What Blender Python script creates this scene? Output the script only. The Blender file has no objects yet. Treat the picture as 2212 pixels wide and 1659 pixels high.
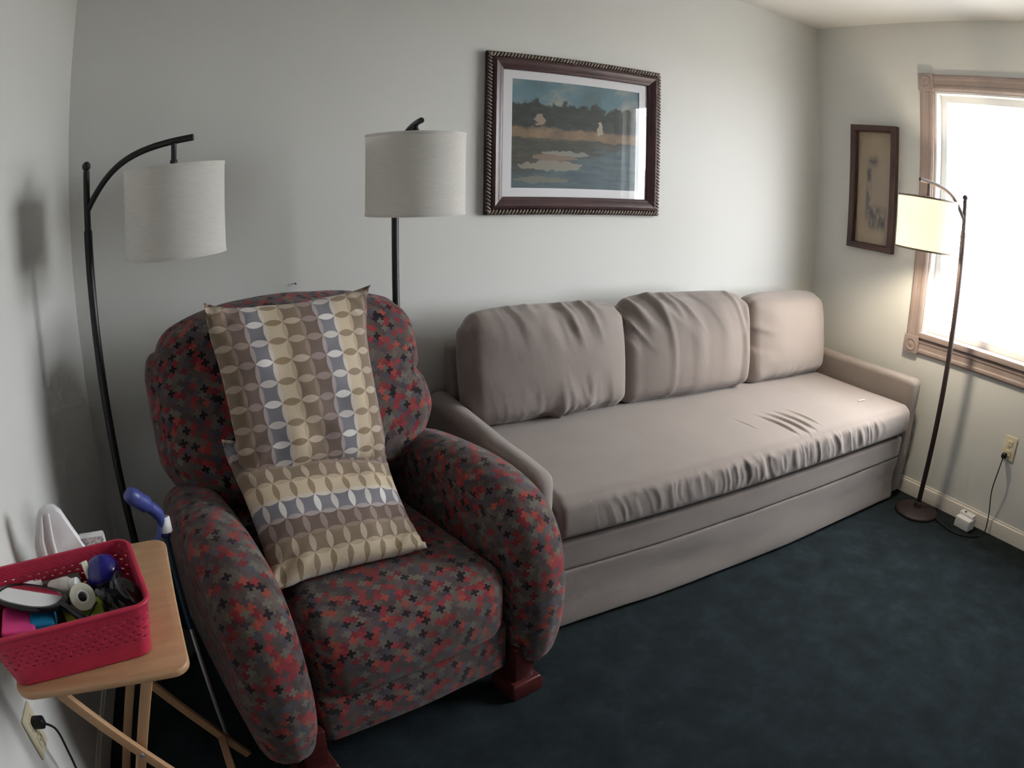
import bpy, math, random
import numpy as np
from mathutils import Vector, Matrix

scene = bpy.context.scene
col = scene.collection
rng = random.Random(7)

# ------------------------------------------------------------------ camera
W, H = 3.594, 2.44                    # right wall x, ceiling height
cam_d = bpy.data.cameras.new('camera')
cam = bpy.data.objects.new('camera', cam_d)
col.objects.link(cam)
cam_d.type = 'PANO'                   # wide, barrel-distorted phone lens
cam_d.sensor_fit = 'HORIZONTAL'
cam_d.sensor_width = 36.0
cam_d.sensor_height = 27.0
cam_d.clip_start = 0.01
cc = cam_d if hasattr(cam_d, 'panorama_type') else cam_d.cycles
cc.panorama_type = 'FISHEYE_LENS_POLYNOMIAL'
cc.fisheye_fov = math.pi
cc.fisheye_polynomial_k0 = 0.0
cc.fisheye_polynomial_k1 = -0.041636505498685895
cc.fisheye_polynomial_k2 = 6.27479431249269e-05
cc.fisheye_polynomial_k3 = -1.2959190454705857e-05
cc.fisheye_polynomial_k4 = 2.552364555497374e-07
_r = Vector((0.8972026448061776, -0.441390367052502, 0.014211193688682932))
_u = Vector((0.11917211234890093, 0.27297312427009746, 0.9546117960011403))
_f = Vector((0.42523572497039874, 0.8547866501645188, -0.2975136314682402))
cam.matrix_world = Matrix(((_r.x, _u.x, -_f.x, 0.4985), (_r.y, _u.y, -_f.y, -2.4237), (_r.z, _u.z, -_f.z, 1.4249), (0, 0, 0, 1)))
scene.camera = cam

# ------------------------------------------------------------------ world, window portal, exposure
SKY = 24.0
world = bpy.data.worlds.new('overcast_sky')
scene.world = world
world.use_nodes = True
bgn = world.node_tree.nodes['Background']
bgn.inputs[0].default_value = (0.94, 0.975, 1.0, 1)
bgn.inputs[1].default_value = SKY
WY0, WY1, WZ0, WZ1 = -0.781, -2.0, 0.842, 2.068        # window opening
pd = bpy.data.lights.new('window_portal', 'AREA')
pd.shape = 'RECTANGLE'
pd.size = WZ1 - WZ0
pd.size_y = WY0 - WY1
pd.cycles.is_portal = True
po = bpy.data.objects.new('window_portal', pd)
col.objects.link(po)
po.location = (W + 0.135, (WY0 + WY1) / 2, (WZ0 + WZ1) / 2)
po.rotation_euler = (0, math.radians(90), 0)

sd = bpy.data.lights.new('sun', 'SUN')      # stands behind the house and lights the ground beyond its shadow
sd.energy = 175.0
sd.angle = math.radians(0.53)
sd.color = (1.0, 0.95, 0.88)
sun = bpy.data.objects.new('sun', sd)
col.objects.link(sun)
sun.rotation_euler = (0, math.radians(-50), 0)

vs = scene.view_settings
vs.view_transform = 'Standard'
vs.look = 'None'
vs.gamma = 1.0
vs.use_curve_mapping = False
vs.exposure = 0.0
scene.cycles.use_denoising = True
scene.cycles.max_bounces = 6
scene.cycles.diffuse_bounces = 4
scene.cycles.use_adaptive_sampling = True
scene.cycles.adaptive_threshold = 0.08
scene.cycles.adaptive_min_samples = 16
scene.cycles.glossy_bounces = 3
scene.cycles.transparent_max_bounces = 6
scene.cycles.caustics_reflective = False
scene.cycles.caustics_refractive = False
scene.cycles.sample_clamp_indirect = 6.0

# ------------------------------------------------------------------ material helpers
def srgb(r, g, b):
    f = lambda c: (c / 255 / 12.92) if c <= 10 else ((c / 255 + 0.055) / 1.055) ** 2.4
    return (f(r), f(g), f(b), 1)

class NT:
    def __init__(s, name, rough=0.8, spec=0.3):
        s.m = bpy.data.materials.new(name)
        s.m.use_nodes = True
        s.t = s.m.node_tree
        s.b = s.t.nodes['Principled BSDF']
        s.out = s.t.nodes['Material Output']
        s.b.inputs['Roughness'].default_value = rough
        s.b.inputs['Specular IOR Level'].default_value = spec
    def n(s, typ, **kw):
        x = s.t.nodes.new(typ)
        for k, v in kw.items():
            setattr(x, k, v)
        return x
    def put(s, sock, v):
        if hasattr(v, 'is_linked') or isinstance(v, bpy.types.NodeSocket):
            s.t.links.new(v, sock)
        else:
            sock.default_value = v
    def math(s, op, a, b=0.0, c=None):
        x = s.n('ShaderNodeMath', operation=op)
        s.put(x.inputs[0], a)
        s.put(x.inputs[1], b)
        if c is not None:
            s.put(x.inputs[2], c)
        return x.outputs[0]
    def mix(s, f, a, b, blend='MIX'):
        x = s.n('ShaderNodeMix', data_type='RGBA', blend_type=blend)
        s.put(x.inputs[0], f)
        s.put(x.inputs[6], a)
        s.put(x.inputs[7], b)
        return x.outputs[2]
    def ramp(s, f, stops, interp='LINEAR'):
        x = s.n('ShaderNodeValToRGB')
        x.color_ramp.interpolation = interp
        e = x.color_ramp.elements
        while len(e) < len(stops):
            e.new(0.5)
        for i, (p, c) in enumerate(stops):
            e[i].position = p
            e[i].color = c
        s.put(x.inputs[0], f)
        return x.outputs[0]
    def noise(s, vec, scale, detail=3.0, rough=0.55):
        x = s.n('ShaderNodeTexNoise')
        if vec is not None:
            s.t.links.new(vec, x.inputs['Vector'])
        x.inputs['Scale'].default_value = scale
        x.inputs['Detail'].default_value = detail
        x.inputs['Roughness'].default_value = rough
        return x.outputs[0]
    def coord(s, w='Object'):
        return s.n('ShaderNodeTexCoord').outputs[w]
    def mapping(s, vec, scale=(1, 1, 1)):
        x = s.n('ShaderNodeMapping')
        s.t.links.new(vec, x.inputs[0])
        x.inputs['Scale'].default_value = scale
        return x.outputs[0]
    def bump(s, h, strength=0.3, dist=0.002):
        x = s.n('ShaderNodeBump')
        x.inputs['Strength'].default_value = strength
        x.inputs['Distance'].default_value = dist
        s.put(x.inputs['Height'], h)
        s.t.links.new(x.outputs[0], s.b.inputs['Normal'])
    def col(s, c):
        s.put(s.b.inputs['Base Color'], c)

def plain(name, c, rough=0.6, spec=0.3, metal=0.0, var=0.0, vscale=30, bump=0.0, bscale=200):
    t = NT(name, rough, spec)
    t.b.inputs['Metallic'].default_value = metal
    if var > 0:
        nz = t.noise(t.coord(), vscale, 4)
        d = tuple(max(0, x * (1 - var)) for x in c[:3]) + (1,)
        l = tuple(min(1, x * (1 + var)) for x in c[:3]) + (1,)
        t.col(t.ramp(nz, [(0.3, d), (0.7, l)]))
    else:
        t.col(c)
    if bump > 0:
        t.bump(t.noise(t.coord(), bscale, 2), bump, 0.002)
    return t.m

def m_wall(name, c):
    t = NT(name, 0.75, 0.2)
    nz = t.noise(t.coord(), 1.3, 2)
    c0 = tuple(x * 0.975 for x in c[:3]) + (1,)
    t.col(t.ramp(nz, [(0.3, c0), (0.7, c)]))
    t.bump(t.noise(t.coord(), 260, 3), 0.08, 0.001)
    return t.m

def m_carpet():
    t = NT('blue_carpet', 0.95, 0.05)
    co = t.coord()
    a = t.ramp(t.noise(co, 9.0, 6, 0.70), [(0.32, (0.0075, 0.0122, 0.0148, 1)), (0.50, (0.0130, 0.0208, 0.0245, 1)), (0.66, (0.0205, 0.0330, 0.0390, 1))])
    b = t.noise(co, 420, 2, 0.7)
    fib = t.ramp(b, [(0.25, (0.55, 0.55, 0.55, 1)), (0.75, (1.35, 1.35, 1.4, 1))])
    t.col(t.mix(1.0, a, fib, 'MULTIPLY'))
    t.bump(b, 0.9, 0.006)
    t.b.inputs['Sheen Weight'].default_value = 0.04
    t.b.inputs['Sheen Roughness'].default_value = 0.6
    return t.m

def m_sofa():
    t = NT('taupe_slipcover', 0.9, 0.15)
    co = t.coord()
    nz = t.noise(co, 3.0, 3)
    base = t.ramp(nz, [(0.3, (0.252, 0.211, 0.195, 1)), (0.7, (0.290, 0.245, 0.226, 1))])
    wv = t.noise(co, 650, 1)
    t.col(t.mix(0.25, base, t.ramp(wv, [(0.3, (0.185, 0.157, 0.143, 1)), (0.7, (0.335, 0.290, 0.265, 1))])))
    soft_ = t.noise(co, 24, 3)
    t.bump(t.math('ADD', wv, t.math('MULTIPLY', soft_, 2.5)), 0.35, 0.0012)
    t.b.inputs['Sheen Weight'].default_value = 0.25
    t.b.inputs['Sheen Roughness'].default_value = 0.5
    return t.m

def m_plus():
    """woven upholstery of interlocking plus shapes, UV in metres"""
    t = NT('plus_pattern_upholstery', 0.92, 0.1)
    uv = t.coord('UV')
    dn = t.n('ShaderNodeTexNoise')
    t.t.links.new(uv, dn.inputs['Vector'])
    dn.inputs['Scale'].default_value = 90
    va = t.n('ShaderNodeVectorMath', operation='MULTIPLY_ADD')
    t.t.links.new(dn.outputs['Color'], va.inputs[0])
    va.inputs[1].default_value = (0.0045, 0.0045, 0)
    t.t.links.new(uv, va.inputs[2])
    sp = t.n('ShaderNodeSeparateXYZ')
    t.t.links.new(va.outputs[0], sp.inputs[0])
    S = 1 / 0.0080
    i = t.math('FLOOR', t.math('MULTIPLY', sp.outputs[0], S))
    j = t.math('FLOOR', t.math('MULTIPLY', sp.outputs[1], S))
    k = t.math('FLOORED_MODULO', t.math('ADD', i, t.math('MULTIPLY', j, 2.0)), 5.0)
    eq = lambda v: t.math('COMPARE', k, float(v), 0.1)
    ci = t.math('ADD', t.math('SUBTRACT', i, eq(1)), eq(4))
    cj = t.math('ADD', t.math('SUBTRACT', j, eq(2)), eq(3))
    cv = t.n('ShaderNodeCombineXYZ')
    t.put(cv.inputs[0], ci)
    t.put(cv.inputs[1], cj)
    wn = t.n('ShaderNodeTexWhiteNoise', noise_dimensions='3D')
    t.t.links.new(cv.outputs[0], wn.inputs['Vector'])
    # index of the plus on its own lattice, then a repeat of ten colourways
    la = t.math('ROUND', t.math('DIVIDE', t.math('ADD', ci, t.math('MULTIPLY', cj, 2.0)), 5.0))
    lb = t.math('ROUND', t.math('DIVIDE', t.math('SUBTRACT', t.math('MULTIPLY', ci, 2.0), cj), 5.0))
    m = t.math('FLOORED_MODULO', t.math('ADD', la, t.math('MULTIPLY', lb, 4.0)), 11.0)
    rnd = t.math('FLOOR', t.math('MULTIPLY', wn.outputs['Value'], 37.0))
    m = t.math('FLOORED_MODULO', t.math('ADD', m, t.math('MULTIPLY', rnd, t.math('GREATER_THAN', wn.outputs['Value'], 0.55))), 11.0)
    f = t.math('DIVIDE', t.math('ADD', m, 0.5), 11.0)
    q = lambda k: k / 11.0
    c = t.ramp(f, [
        (q(0), (0.40, 0.050, 0.058, 1)), (q(1), (0.46, 0.095, 0.070, 1)), (q(2), (0.175, 0.150, 0.125, 1)),
        (q(3), (0.135, 0.105, 0.120, 1)), (q(4), (0.215, 0.205, 0.165, 1)), (q(5), (0.34, 0.045, 0.060, 1)), (q(6), (0.150, 0.120, 0.110, 1)),
        (q(7), (0.120, 0.122, 0.150, 1)), (q(8), (0.020, 0.017, 0.022, 1)), (q(9), (0.195, 0.180, 0.150, 1)), (q(10), (0.165, 0.120, 0.115, 1))], 'CONSTANT')
    c = t.mix(1.0, c, t.ramp(wn.outputs['Value'], [(0.0, (0.42, 0.40, 0.42, 1)), (1.0, (0.80, 0.78, 0.77, 1))]), 'MULTIPLY')
    # blurred print edge between neighbouring shapes
    c = t.mix(0.12, c, (0.085, 0.052, 0.055, 1))
    t.col(c)
    t.bump(t.noise(uv, 900, 1), 0.25, 0.001)
    t.b.inputs['Sheen Weight'].default_value = 0.15
    return t.m

def m_petal():
    """striped jacquard with a lattice of lens-shaped petals, UV in lattice cells"""
    t = NT('petal_stripe_jacquard', 0.7, 0.25)
    uv = t.coord('UV')
    sp = t.n('ShaderNodeSeparateXYZ')
    t.t.links.new(uv, sp.inputs[0])
    u, v = sp.outputs[0], sp.outputs[1]
    iu = t.math('FLOOR', u)
    fu = t.math('SUBTRACT', t.math('FRACT', u), 0.5)
    fv = t.math('SUBTRACT', t.math('FRACT', v), 0.5)
    au = t.math('ABSOLUTE', fu)
    av = t.math('ABSOLUTE', fv)
    def lens(a, b, w):
        R_ = (w * w + 0.25) / (2 * w)
        q = t.math('ADD', t.math('SUBTRACT', 0.5, a), R_ - w)
        return t.math('LESS_THAN', t.math('ADD', t.math('MULTIPLY', q, q), t.math('MULTIPLY', b, b)), R_ * R_)
    pv = lens(au, fv, 0.125)     # petals standing on the column joints
    ph = lens(av, fu, 0.185)     # petals lying across each column
    idx = t.math('MULTIPLY', t.math('ADD', t.math('FLOORED_MODULO', iu, 4.0), 0.5), 0.25)
    base = t.ramp(idx, [(0, (0.215, 0.160, 0.110, 1)), (0.25, (0.150, 0.105, 0.085, 1)), (0.5, (0.195, 0.190, 0.215, 1)), (0.75, (0.54, 0.45, 0.33, 1))], 'CONSTANT')
    pc = t.ramp(idx, [(0, (0.47, 0.38, 0.30, 1)), (0.25, (0.27, 0.205, 0.195, 1)), (0.5, (0.68, 0.65, 0.64, 1)), (0.75, (0.28, 0.205, 0.125, 1))], 'CONSTANT')
    jdx = t.math('MULTIPLY', t.math('ADD', t.math('FLOORED_MODULO', t.math('FLOOR', t.math('ADD', u, 0.5)), 4.0), 0.5), 0.25)
    vert = t.ramp(jdx, [(0, (0.44, 0.35, 0.245, 1)), (0.25, (0.275, 0.205, 0.165, 1)), (0.5, (0.37, 0.315, 0.315, 1)), (0.75, (0.58, 0.52, 0.46, 1))], 'CONSTANT')
    rowalt = t.math('FLOORED_MODULO', t.math('FLOOR', t.math('ADD', v, 0.5)), 2.0)
    pc2 = t.mix(t.math('MULTIPLY', rowalt, 0.35), pc, (0.30, 0.235, 0.19, 1))
    c = t.mix(pv, base, vert)
    c = t.mix(ph, c, pc2)
    nz = t.noise(t.mapping(uv, (14, 40, 1)), 1.0, 2)
    c = t.mix(1.0, c, t.ramp(nz, [(0.3, (0.8, 0.8, 0.8, 1)), (0.7, (1.15, 1.13, 1.1, 1))]), 'MULTIPLY')
    t.col(c)
    t.bump(t.math('ADD', t.math('MULTIPLY', t.math('MAXIMUM', ph, pv), 0.6), nz), 0.25, 0.001)
    t.b.inputs['Sheen Weight'].default_value = 0.2
    return t.m

def m_wood(name, c0, c1, scale=(3, 40, 40), rough=0.45, spec=0.4):
    t = NT(name, rough, spec)
    co = t.mapping(t.coord(), scale)
    nz = t.noise(co, 1.5, 4, 0.6)
    t.col(t.ramp(nz, [(0.3, c0), (0.7, c1)]))
    t.bump(nz, 0.05, 0.001)
    return t.m

def m_shade(name, c):
    t = NT(name, 0.9, 0.1)
    tr = t.n('ShaderNodeBsdfTranslucent')
    mx = t.n('ShaderNodeMixShader')
    mx.inputs[0].default_value = 0.55
    co = t.coord()
    wv = t.noise(t.mapping(co, (30, 30, 320)), 1.0, 2)
    cc_ = t.ramp(wv, [(0.3, tuple(x * 0.93 for x in c[:3]) + (1,)), (0.7, c)])
    t.col(cc_)
    t.t.links.new(cc_, tr.inputs[0])
    t.t.links.new(t.b.outputs[0], mx.inputs[1])
    t.t.links.new(tr.outputs[0], mx.inputs[2])
    t.t.links.new(mx.outputs[0], t.out.inputs[0])
    return t.m

def m_glass(name, glossy=0.05, refl=1.0):
    t = NT(name)
    tr = t.n('ShaderNodeBsdfTransparent')
    gl = t.n('ShaderNodeBsdfGlossy')
    gl.inputs['Roughness'].default_value = 0.01
    fr = t.n('ShaderNodeFresnel')
    fr.inputs[0].default_value = 1.5
    mx = t.n('ShaderNodeMixShader')
    bf = t.n('ShaderNodeNewGeometry').outputs['Backfacing']
    t.put(mx.inputs[0], t.math('MULTIPLY', t.math('MULTIPLY', fr.outputs[0], refl), t.math('SUBTRACT', 1.0, bf)))
    t.t.links.new(tr.outputs[0], mx.inputs[1])
    t.t.links.new(gl.outputs[0], mx.inputs[2])
    t.t.links.new(mx.outputs[0], t.out.inputs[0])
    t.t.nodes.remove(t.b)
    return t.m

def m_print_river():
    """loosely painted generic riverside print: sky, dark trees, ochre bank, water"""
    t = NT('riverside_print', 0.5, 0.2)
    uv0 = t.coord('UV')
    wn = t.n('ShaderNodeTexNoise')
    t.t.links.new(uv0, wn.inputs['Vector'])
    wn.inputs['Scale'].default_value = 16
    wn.inputs['Detail'].default_value = 3
    va = t.n('ShaderNodeVectorMath', operation='MULTIPLY_ADD')
    t.t.links.new(wn.outputs['Color'], va.inputs[0])
    va.inputs[1].default_value = (0.11, 0.075, 0)
    va2 = t.n('ShaderNodeVectorMath', operation='ADD')
    t.t.links.new(va.outputs[0], va2.inputs[0])
    t.t.links.new(uv0, va.inputs[2])
    va2.inputs[1].default_value = (-0.055, -0.037, 0)
    uv = va2.outputs[0]
    sp = t.n('ShaderNodeSeparateXYZ')
    t.t.links.new(uv, sp.inputs[0])
    u, v = sp.outputs[0], sp.outputs[1]
    n1 = t.noise(uv, 7, 4)
    n2 = t.noise(t.mapping(uv, (5, 26, 1)), 1.0, 4)
    lob = t.noise(t.mapping(uv, (9, 0.01, 1)), 1.0, 2)
    sky = t.ramp(t.noise(uv, 4.0, 4), [(0.32, (0.085, 0.15, 0.17, 1)), (0.5, (0.12, 0.22, 0.27, 1)), (0.66, (0.30, 0.31, 0.28, 1))])
    trees = t.ramp(t.noise(uv, 14, 4), [(0.3, (0.018, 0.024, 0.022, 1)), (0.7, (0.055, 0.062, 0.052, 1))])
    bank = t.ramp(n1, [(0.3, (0.15, 0.10, 0.06, 1)), (0.7, (0.30, 0.20, 0.12, 1))])
    wl = t.ramp(n2, [(0.3, (0.030, 0.036, 0.032, 1)), (0.7, (0.10, 0.09, 0.065, 1))])
    wb = t.ramp(n2, [(0.3, (0.050, 0.085, 0.11, 1)), (0.7, (0.11, 0.16, 0.18, 1))])
    low = t.math('ADD', t.math('SUBTRACT', 0.30, v), t.math('MULTIPLY', t.math('SUBTRACT', n1, 0.5), 0.35))
    low = t.math('ADD', low, t.math('MULTIPLY', t.math('SUBTRACT', u, 0.55), 0.35))
    fl = t.ramp(t.math('ADD', t.math('MULTIPLY', low, 4.0), 0.5), [(0.2, (0, 0, 0, 1)), (0.8, (1, 1, 1, 1))])
    water = t.mix(fl, wl, wb)
    def above(edge, amp, nz):
        e = t.math('ADD', edge, t.math('MULTIPLY', t.math('SUBTRACT', nz, 0.5), amp))
        x = t.math('MULTIPLY', t.math('SUBTRACT', v, e), 40.0)
        return t.math('MINIMUM', t.math('MAXIMUM', t.math('ADD', x, 0.5), 0.0), 1.0)
    c = t.mix(above(0.46, 0.06, n1), water, bank)
    c = t.mix(above(0.555, 0.05, n1), c, trees)
    c = t.mix(above(0.79, 0.32, lob), c, sky)
    def blotch(cx, cy, rx, ry, colr, base):
        a = t.math('DIVIDE', t.math('SUBTRACT', u, cx), rx)
        b = t.math('DIVIDE', t.math('SUBTRACT', v, cy), ry)
        d = t.math('ADD', t.math('ADD', t.math('MULTIPLY', a, a), t.math('MULTIPLY', b, b)), t.math('MULTIPLY', t.math('SUBTRACT', n2, 0.5), 1.6))
        return t.mix(t.math('MULTIPLY', t.math('LESS_THAN', d, 1.0), 0.8), base, colr)
    c = blotch(0.30, 0.21, 0.24, 0.045, (0.30, 0.27, 0.22, 1), c)
    c = blotch(0.33, 0.29, 0.16, 0.035, (0.26, 0.18, 0.13, 1), c)
    c = blotch(0.22, 0.08, 0.20, 0.03, (0.20, 0.20, 0.15, 1), c)
    c = blotch(0.40, 0.33, 0.20, 0.018, (0.28, 0.27, 0.24, 1), c)
    c = blotch(0.67, 0.60, 0.022, 0.07, (0.42, 0.36, 0.29, 1), c)
    c = blotch(0.21, 0.63, 0.04, 0.05, (0.34, 0.24, 0.19, 1), c)
    c = t.mix(0.10, c, (0.33, 0.34, 0.33, 1))
    t.col(c)
    return t.m

def m_print_sketch():
    """tan paper with a loose dark courtyard sketch"""
    t = NT('courtyard_sketch_print', 0.6, 0.2)
    uv = t.coord('UV')
    sp = t.n('ShaderNodeSeparateXYZ')
    t.t.links.new(uv, sp.inputs[0])
    u, v = sp.outputs[0], sp.outputs[1]
    n1 = t.noise(uv, 9, 4, 0.65)
    n0 = t.noise(uv, 2.5, 2)
    paper = t.ramp(n0, [(0.3, (0.33, 0.255, 0.165, 1)), (0.7, (0.40, 0.315, 0.225, 1))])
    ink = t.ramp(n1, [(0.35, (0.035, 0.032, 0.035, 1)), (0.6, (0.16, 0.14, 0.13, 1))])
    def box(u0, u1, v0, v1):
        s = lambda x, e: t.math('MINIMUM', t.math('MAXIMUM', t.math('MULTIPLY', t.math('SUBTRACT', x, e), 14.0), 0.0), 1.0)
        a = t.math('MULTIPLY', s(u, u0), s(t.math('MULTIPLY', u, -1.0), -u1))
        b = t.math('MULTIPLY', s(v, v0), s(t.math('MULTIPLY', v, -1.0), -v1))
        return t.math('MULTIPLY', a, b)
    thr = t.ramp(n1, [(0.50, (1, 1, 1, 1)), (0.64, (0, 0, 0, 1))])
    c = paper
    inner = t.math('MULTIPLY', box(0.22, 0.92, 0.12, 0.80), 0.35)
    c = t.mix(inner, c, (0.30, 0.25, 0.24, 1))
    for (b, k) in ((box(0.24, 0.45, 0.18, 0.72), 0.85), (box(0.28, 0.62, 0.66, 0.80), 0.9), (box(0.34, 0.88, 0.10, 0.36), 0.9), (box(0.2, 0.9, 0.28, 0.34), 0.5)):
        c = t.mix(t.math('MULTIPLY', t.math('MULTIPLY', b, thr), k), c, ink)
    t.col(c)
    return t.m

MAT = dict(
    wall=m_wall('wall_paint', (0.70, 0.70, 0.68, 1)),
    ceil=m_wall('ceiling_paint', (0.74, 0.735, 0.72, 1)),
    base=plain('baseboard_paint', (0.72, 0.68, 0.62, 1), 0.45, 0.4),
    carpet=m_carpet(), sofa=m_sofa(), plus=m_plus(), petal=m_petal(),
    trim=m_wood('window_casing_wood', (0.30, 0.232, 0.215, 1), (0.37, 0.295, 0.275, 1), (6, 6, 6), 0.5, 0.4),
    vinyl=plain('white_vinyl', (0.8, 0.8, 0.8, 1), 0.4),
    black=plain('black_metal', (0.012, 0.012, 0.014, 1), 0.45, 0.5),
    bronze=plain('bronze_metal', (0.026, 0.016, 0.016, 1), 0.55, 0.3),
    shade=m_shade('linen_lampshade', (0.93, 0.915, 0.88, 1)),
    shade_lit=m_shade('cream_lampshade', (0.88, 0.84, 0.74, 1)),
    shade_trim=plain('lampshade_trim', (0.30, 0.25, 0.21, 1), 0.8),
    mahog=m_wood('mahogany', (0.050, 0.010, 0.011, 1), (0.085, 0.018, 0.017, 1), (8, 8, 40), 0.3, 0.5),
    frame=m_wood('dark_mahogany_frame', (0.028, 0.010, 0.012, 1), (0.050, 0.018, 0.020, 1), (10, 10, 10), 0.35, 0.5),
    bead=plain('antiqued_bronze_bead', (0.23, 0.19, 0.155, 1), 0.4, 0.5, var=0.3),
    brown=m_wood('brown_frame', (0.050, 0.026, 0.024, 1), (0.075, 0.040, 0.036, 1), (12, 12, 12), 0.45, 0.4),
    mat=plain('white_mat_board', (0.80, 0.79, 0.82, 1), 0.8),
    glass=m_glass('picture_glass', refl=1.0),
    pane=m_glass('window_glass'),
    river=m_print_river(), sketch=m_print_sketch(),
    maple=m_wood('light_maple', (0.46, 0.265, 0.14, 1), (0.54, 0.33, 0.185, 1), (4, 30, 4), 0.45, 0.35),
    red=plain('red_plastic', (0.50, 0.030, 0.072, 1), 0.5, 0.35, var=0.08),
    white=plain('white_plastic', (0.80, 0.80, 0.82, 1), 0.35, 0.5),
    ivory=plain('ivory_plastic', (0.70, 0.63, 0.45, 1), 0.4, 0.5),
    dark=plain('dark_slot', (0.01, 0.01, 0.01, 1), 0.6),
    cord=plain('black_cord', (0.012, 0.011, 0.012, 1), 0.5),
    gbl=plain('grey_blue_plastic', (0.055, 0.075, 0.28, 1), 0.4, 0.5),
    navyt=plain('teal_tube_sleeve', (0.012, 0.045, 0.085, 1), 0.35, 0.5),
    alu=plain('brushed_aluminium', (0.62, 0.62, 0.66, 1), 0.35, 0.5, metal=0.8),
    bluegl=plain('glossy_blue_plastic', (0.012, 0.009, 0.17, 1), 0.12, 0.6),
    blackgl=plain('glossy_black_plastic', (0.006, 0.006, 0.008, 1), 0.18, 0.4),
    green=plain('lime_paper', (0.36, 0.46, 0.06, 1), 0.7),
    cyan=plain('cyan_card', (0.02, 0.25, 0.50, 1), 0.6),
    pink=plain('hot_pink_card', (0.75, 0.06, 0.26, 1), 0.6),
    olive=plain('grey_olive_card', (0.12, 0.12, 0.095, 1), 0.8),
    tape=plain('cloudy_tape', (0.62, 0.62, 0.50, 1), 0.35, 0.5),
    mirror=plain('mirror_glass', (0.8, 0.8, 0.8, 1), 0.05, 0.5, metal=1.0),
    bulb=None,
)

# ------------------------------------------------------------------ mesh helpers
def mk(name, V, F, mat, parent=None, UV=None, angle=40, smooth=True):
    me = bpy.data.meshes.new(name)
    me.from_pydata([tuple(map(float, v)) for v in V], [], [list(map(int, f)) for f in F])
    if UV is not None:
        lay = me.uv_layers.new(name='UVMap')
        flat = [c for f in UV for uv in f for c in uv]
        lay.data.foreach_set('uv', flat)
    if smooth:
        me.polygons.foreach_set('use_smooth', [True] * len(me.polygons))
        if angle < 180:
            me.set_sharp_from_angle(angle=math.radians(angle))
    me.materials.append(MAT[mat] if isinstance(mat, str) else mat)
    me.update()
    o = bpy.data.objects.new(name, me)
    col.objects.link(o)
    o.parent = parent
    return o

def thing(name, label, cat, loc=(0, 0, 0), rz=0.0, group=None):
    o = bpy.data.objects.new(name, None)
    o.empty_display_size = 0.05
    col.objects.link(o)
    o.location = loc
    o.rotation_euler = (0, 0, rz)
    return tag(o, label, cat, group)

def tag(o, label, cat, group=None):
    o['label'] = label
    o['category'] = cat
    if group:
        o['group'] = group
    return o

def struct(o, label=None):
    o['kind'] = 'structure'
    if label:
        o['label'] = label
    return o

def join(*parts):
    """merge (V,F[,UV]) tuples"""
    V, F, U = [], [], []
    for p in parts:
        n = len(V)
        V += [tuple(v) for v in p[0]]
        F += [[i + n for i in f] for f in p[1]]
        U += p[2] if len(p) > 2 else [[(0, 0)] * len(f) for f in p[1]]
    return V, F, U

def axis_samples(h, r, n, m):
    """coords on [-h,h] with m samples per rounded edge and n spans inside"""
    a = [-h + r - r * math.tan(math.pi / 4 * (1 - i / m)) for i in range(m)]
    b = [(-h + r) + (2 * (h - r)) * i / n for i in range(n + 1)]
    c = [h - r + r * math.tan(math.pi / 4 * (i + 1) / m) for i in range(m)]
    return np.array(a + b + c)

def rbox(sx, sy, sz, r, n=(2, 2, 2), m=3, disp=None, center=(0, 0, 0)):
    """rounded box as V, F, UV; disp(P, N, Q) -> P with Q the position in [-1,1]^3"""
    h = np.array([sx, sy, sz]) / 2
    r = min(r, h.min() * 0.999)
    S = [axis_samples(h[k], r, n[k], m) for k in range(3)]
    V, F, U, key = [], [], [], {}
    def vid(q):
        kk = (round(q[0], 6), round(q[1], 6), round(q[2], 6))
        if kk not in key:
            key[kk] = len(V)
            V.append(q)
        return key[kk]
    for ax in range(3):
        a, b = [(1, 2), (0, 2), (0, 1)][ax]
        for sgn in (-1, 1):
            for i in range(len(S[a]) - 1):
                for j in range(len(S[b]) - 1):
                    ids, uv = [], []
                    for (di, dj) in ((0, 0), (1, 0), (1, 1), (0, 1)):
                        q = [0, 0, 0]
                        q[ax] = sgn * h[ax]
                        q[a] = S[a][i + di]
                        q[b] = S[b][j + dj]
                        ids.append(vid(q))
                        uv.append((q[a] + 3 * ax, q[b] + sgn))
                    flip = (sgn < 0) ^ (ax == 1)
                    if flip:
                        ids.reverse()
                        uv.reverse()
                    F.append(ids)
                    U.append(uv)
    Q = np.array(V, float)
    inn = np.clip(Q, -(h - r), h - r)
    d = Q - inn
    N = d / np.maximum(np.linalg.norm(d, axis=1, keepdims=True), 1e-9)
    P = inn + r * N
    if disp is not None:
        P = disp(P, N, Q / h)
    return P + np.array(center), F, U

def box(x0, x1, y0, y1, z0, z1, bev=0.0, m=1):
    if bev <= 0:
        V = [(x0, y0, z0), (x1, y0, z0), (x1, y1, z0), (x0, y1, z0), (x0, y0, z1), (x1, y0, z1), (x1, y1, z1), (x0, y1, z1)]
        F = [[3, 2, 1, 0], [4, 5, 6, 7], [0, 1, 5, 4], [1, 2, 6, 5], [2, 3, 7, 6], [3, 0, 4, 7]]
        U = [[((V[i][0]), V[i][1]) if k < 2 else ((V[i][0] + V[i][1]), V[i][2]) for i in f] for k, f in enumerate(F)]
        return V, F, U
    return rbox(abs(x1 - x0), abs(y1 - y0), abs(z1 - z0), bev, (1, 1, 1), m, None, ((x0 + x1) / 2, (y0 + y1) / 2, (z0 + z1) / 2))

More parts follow.
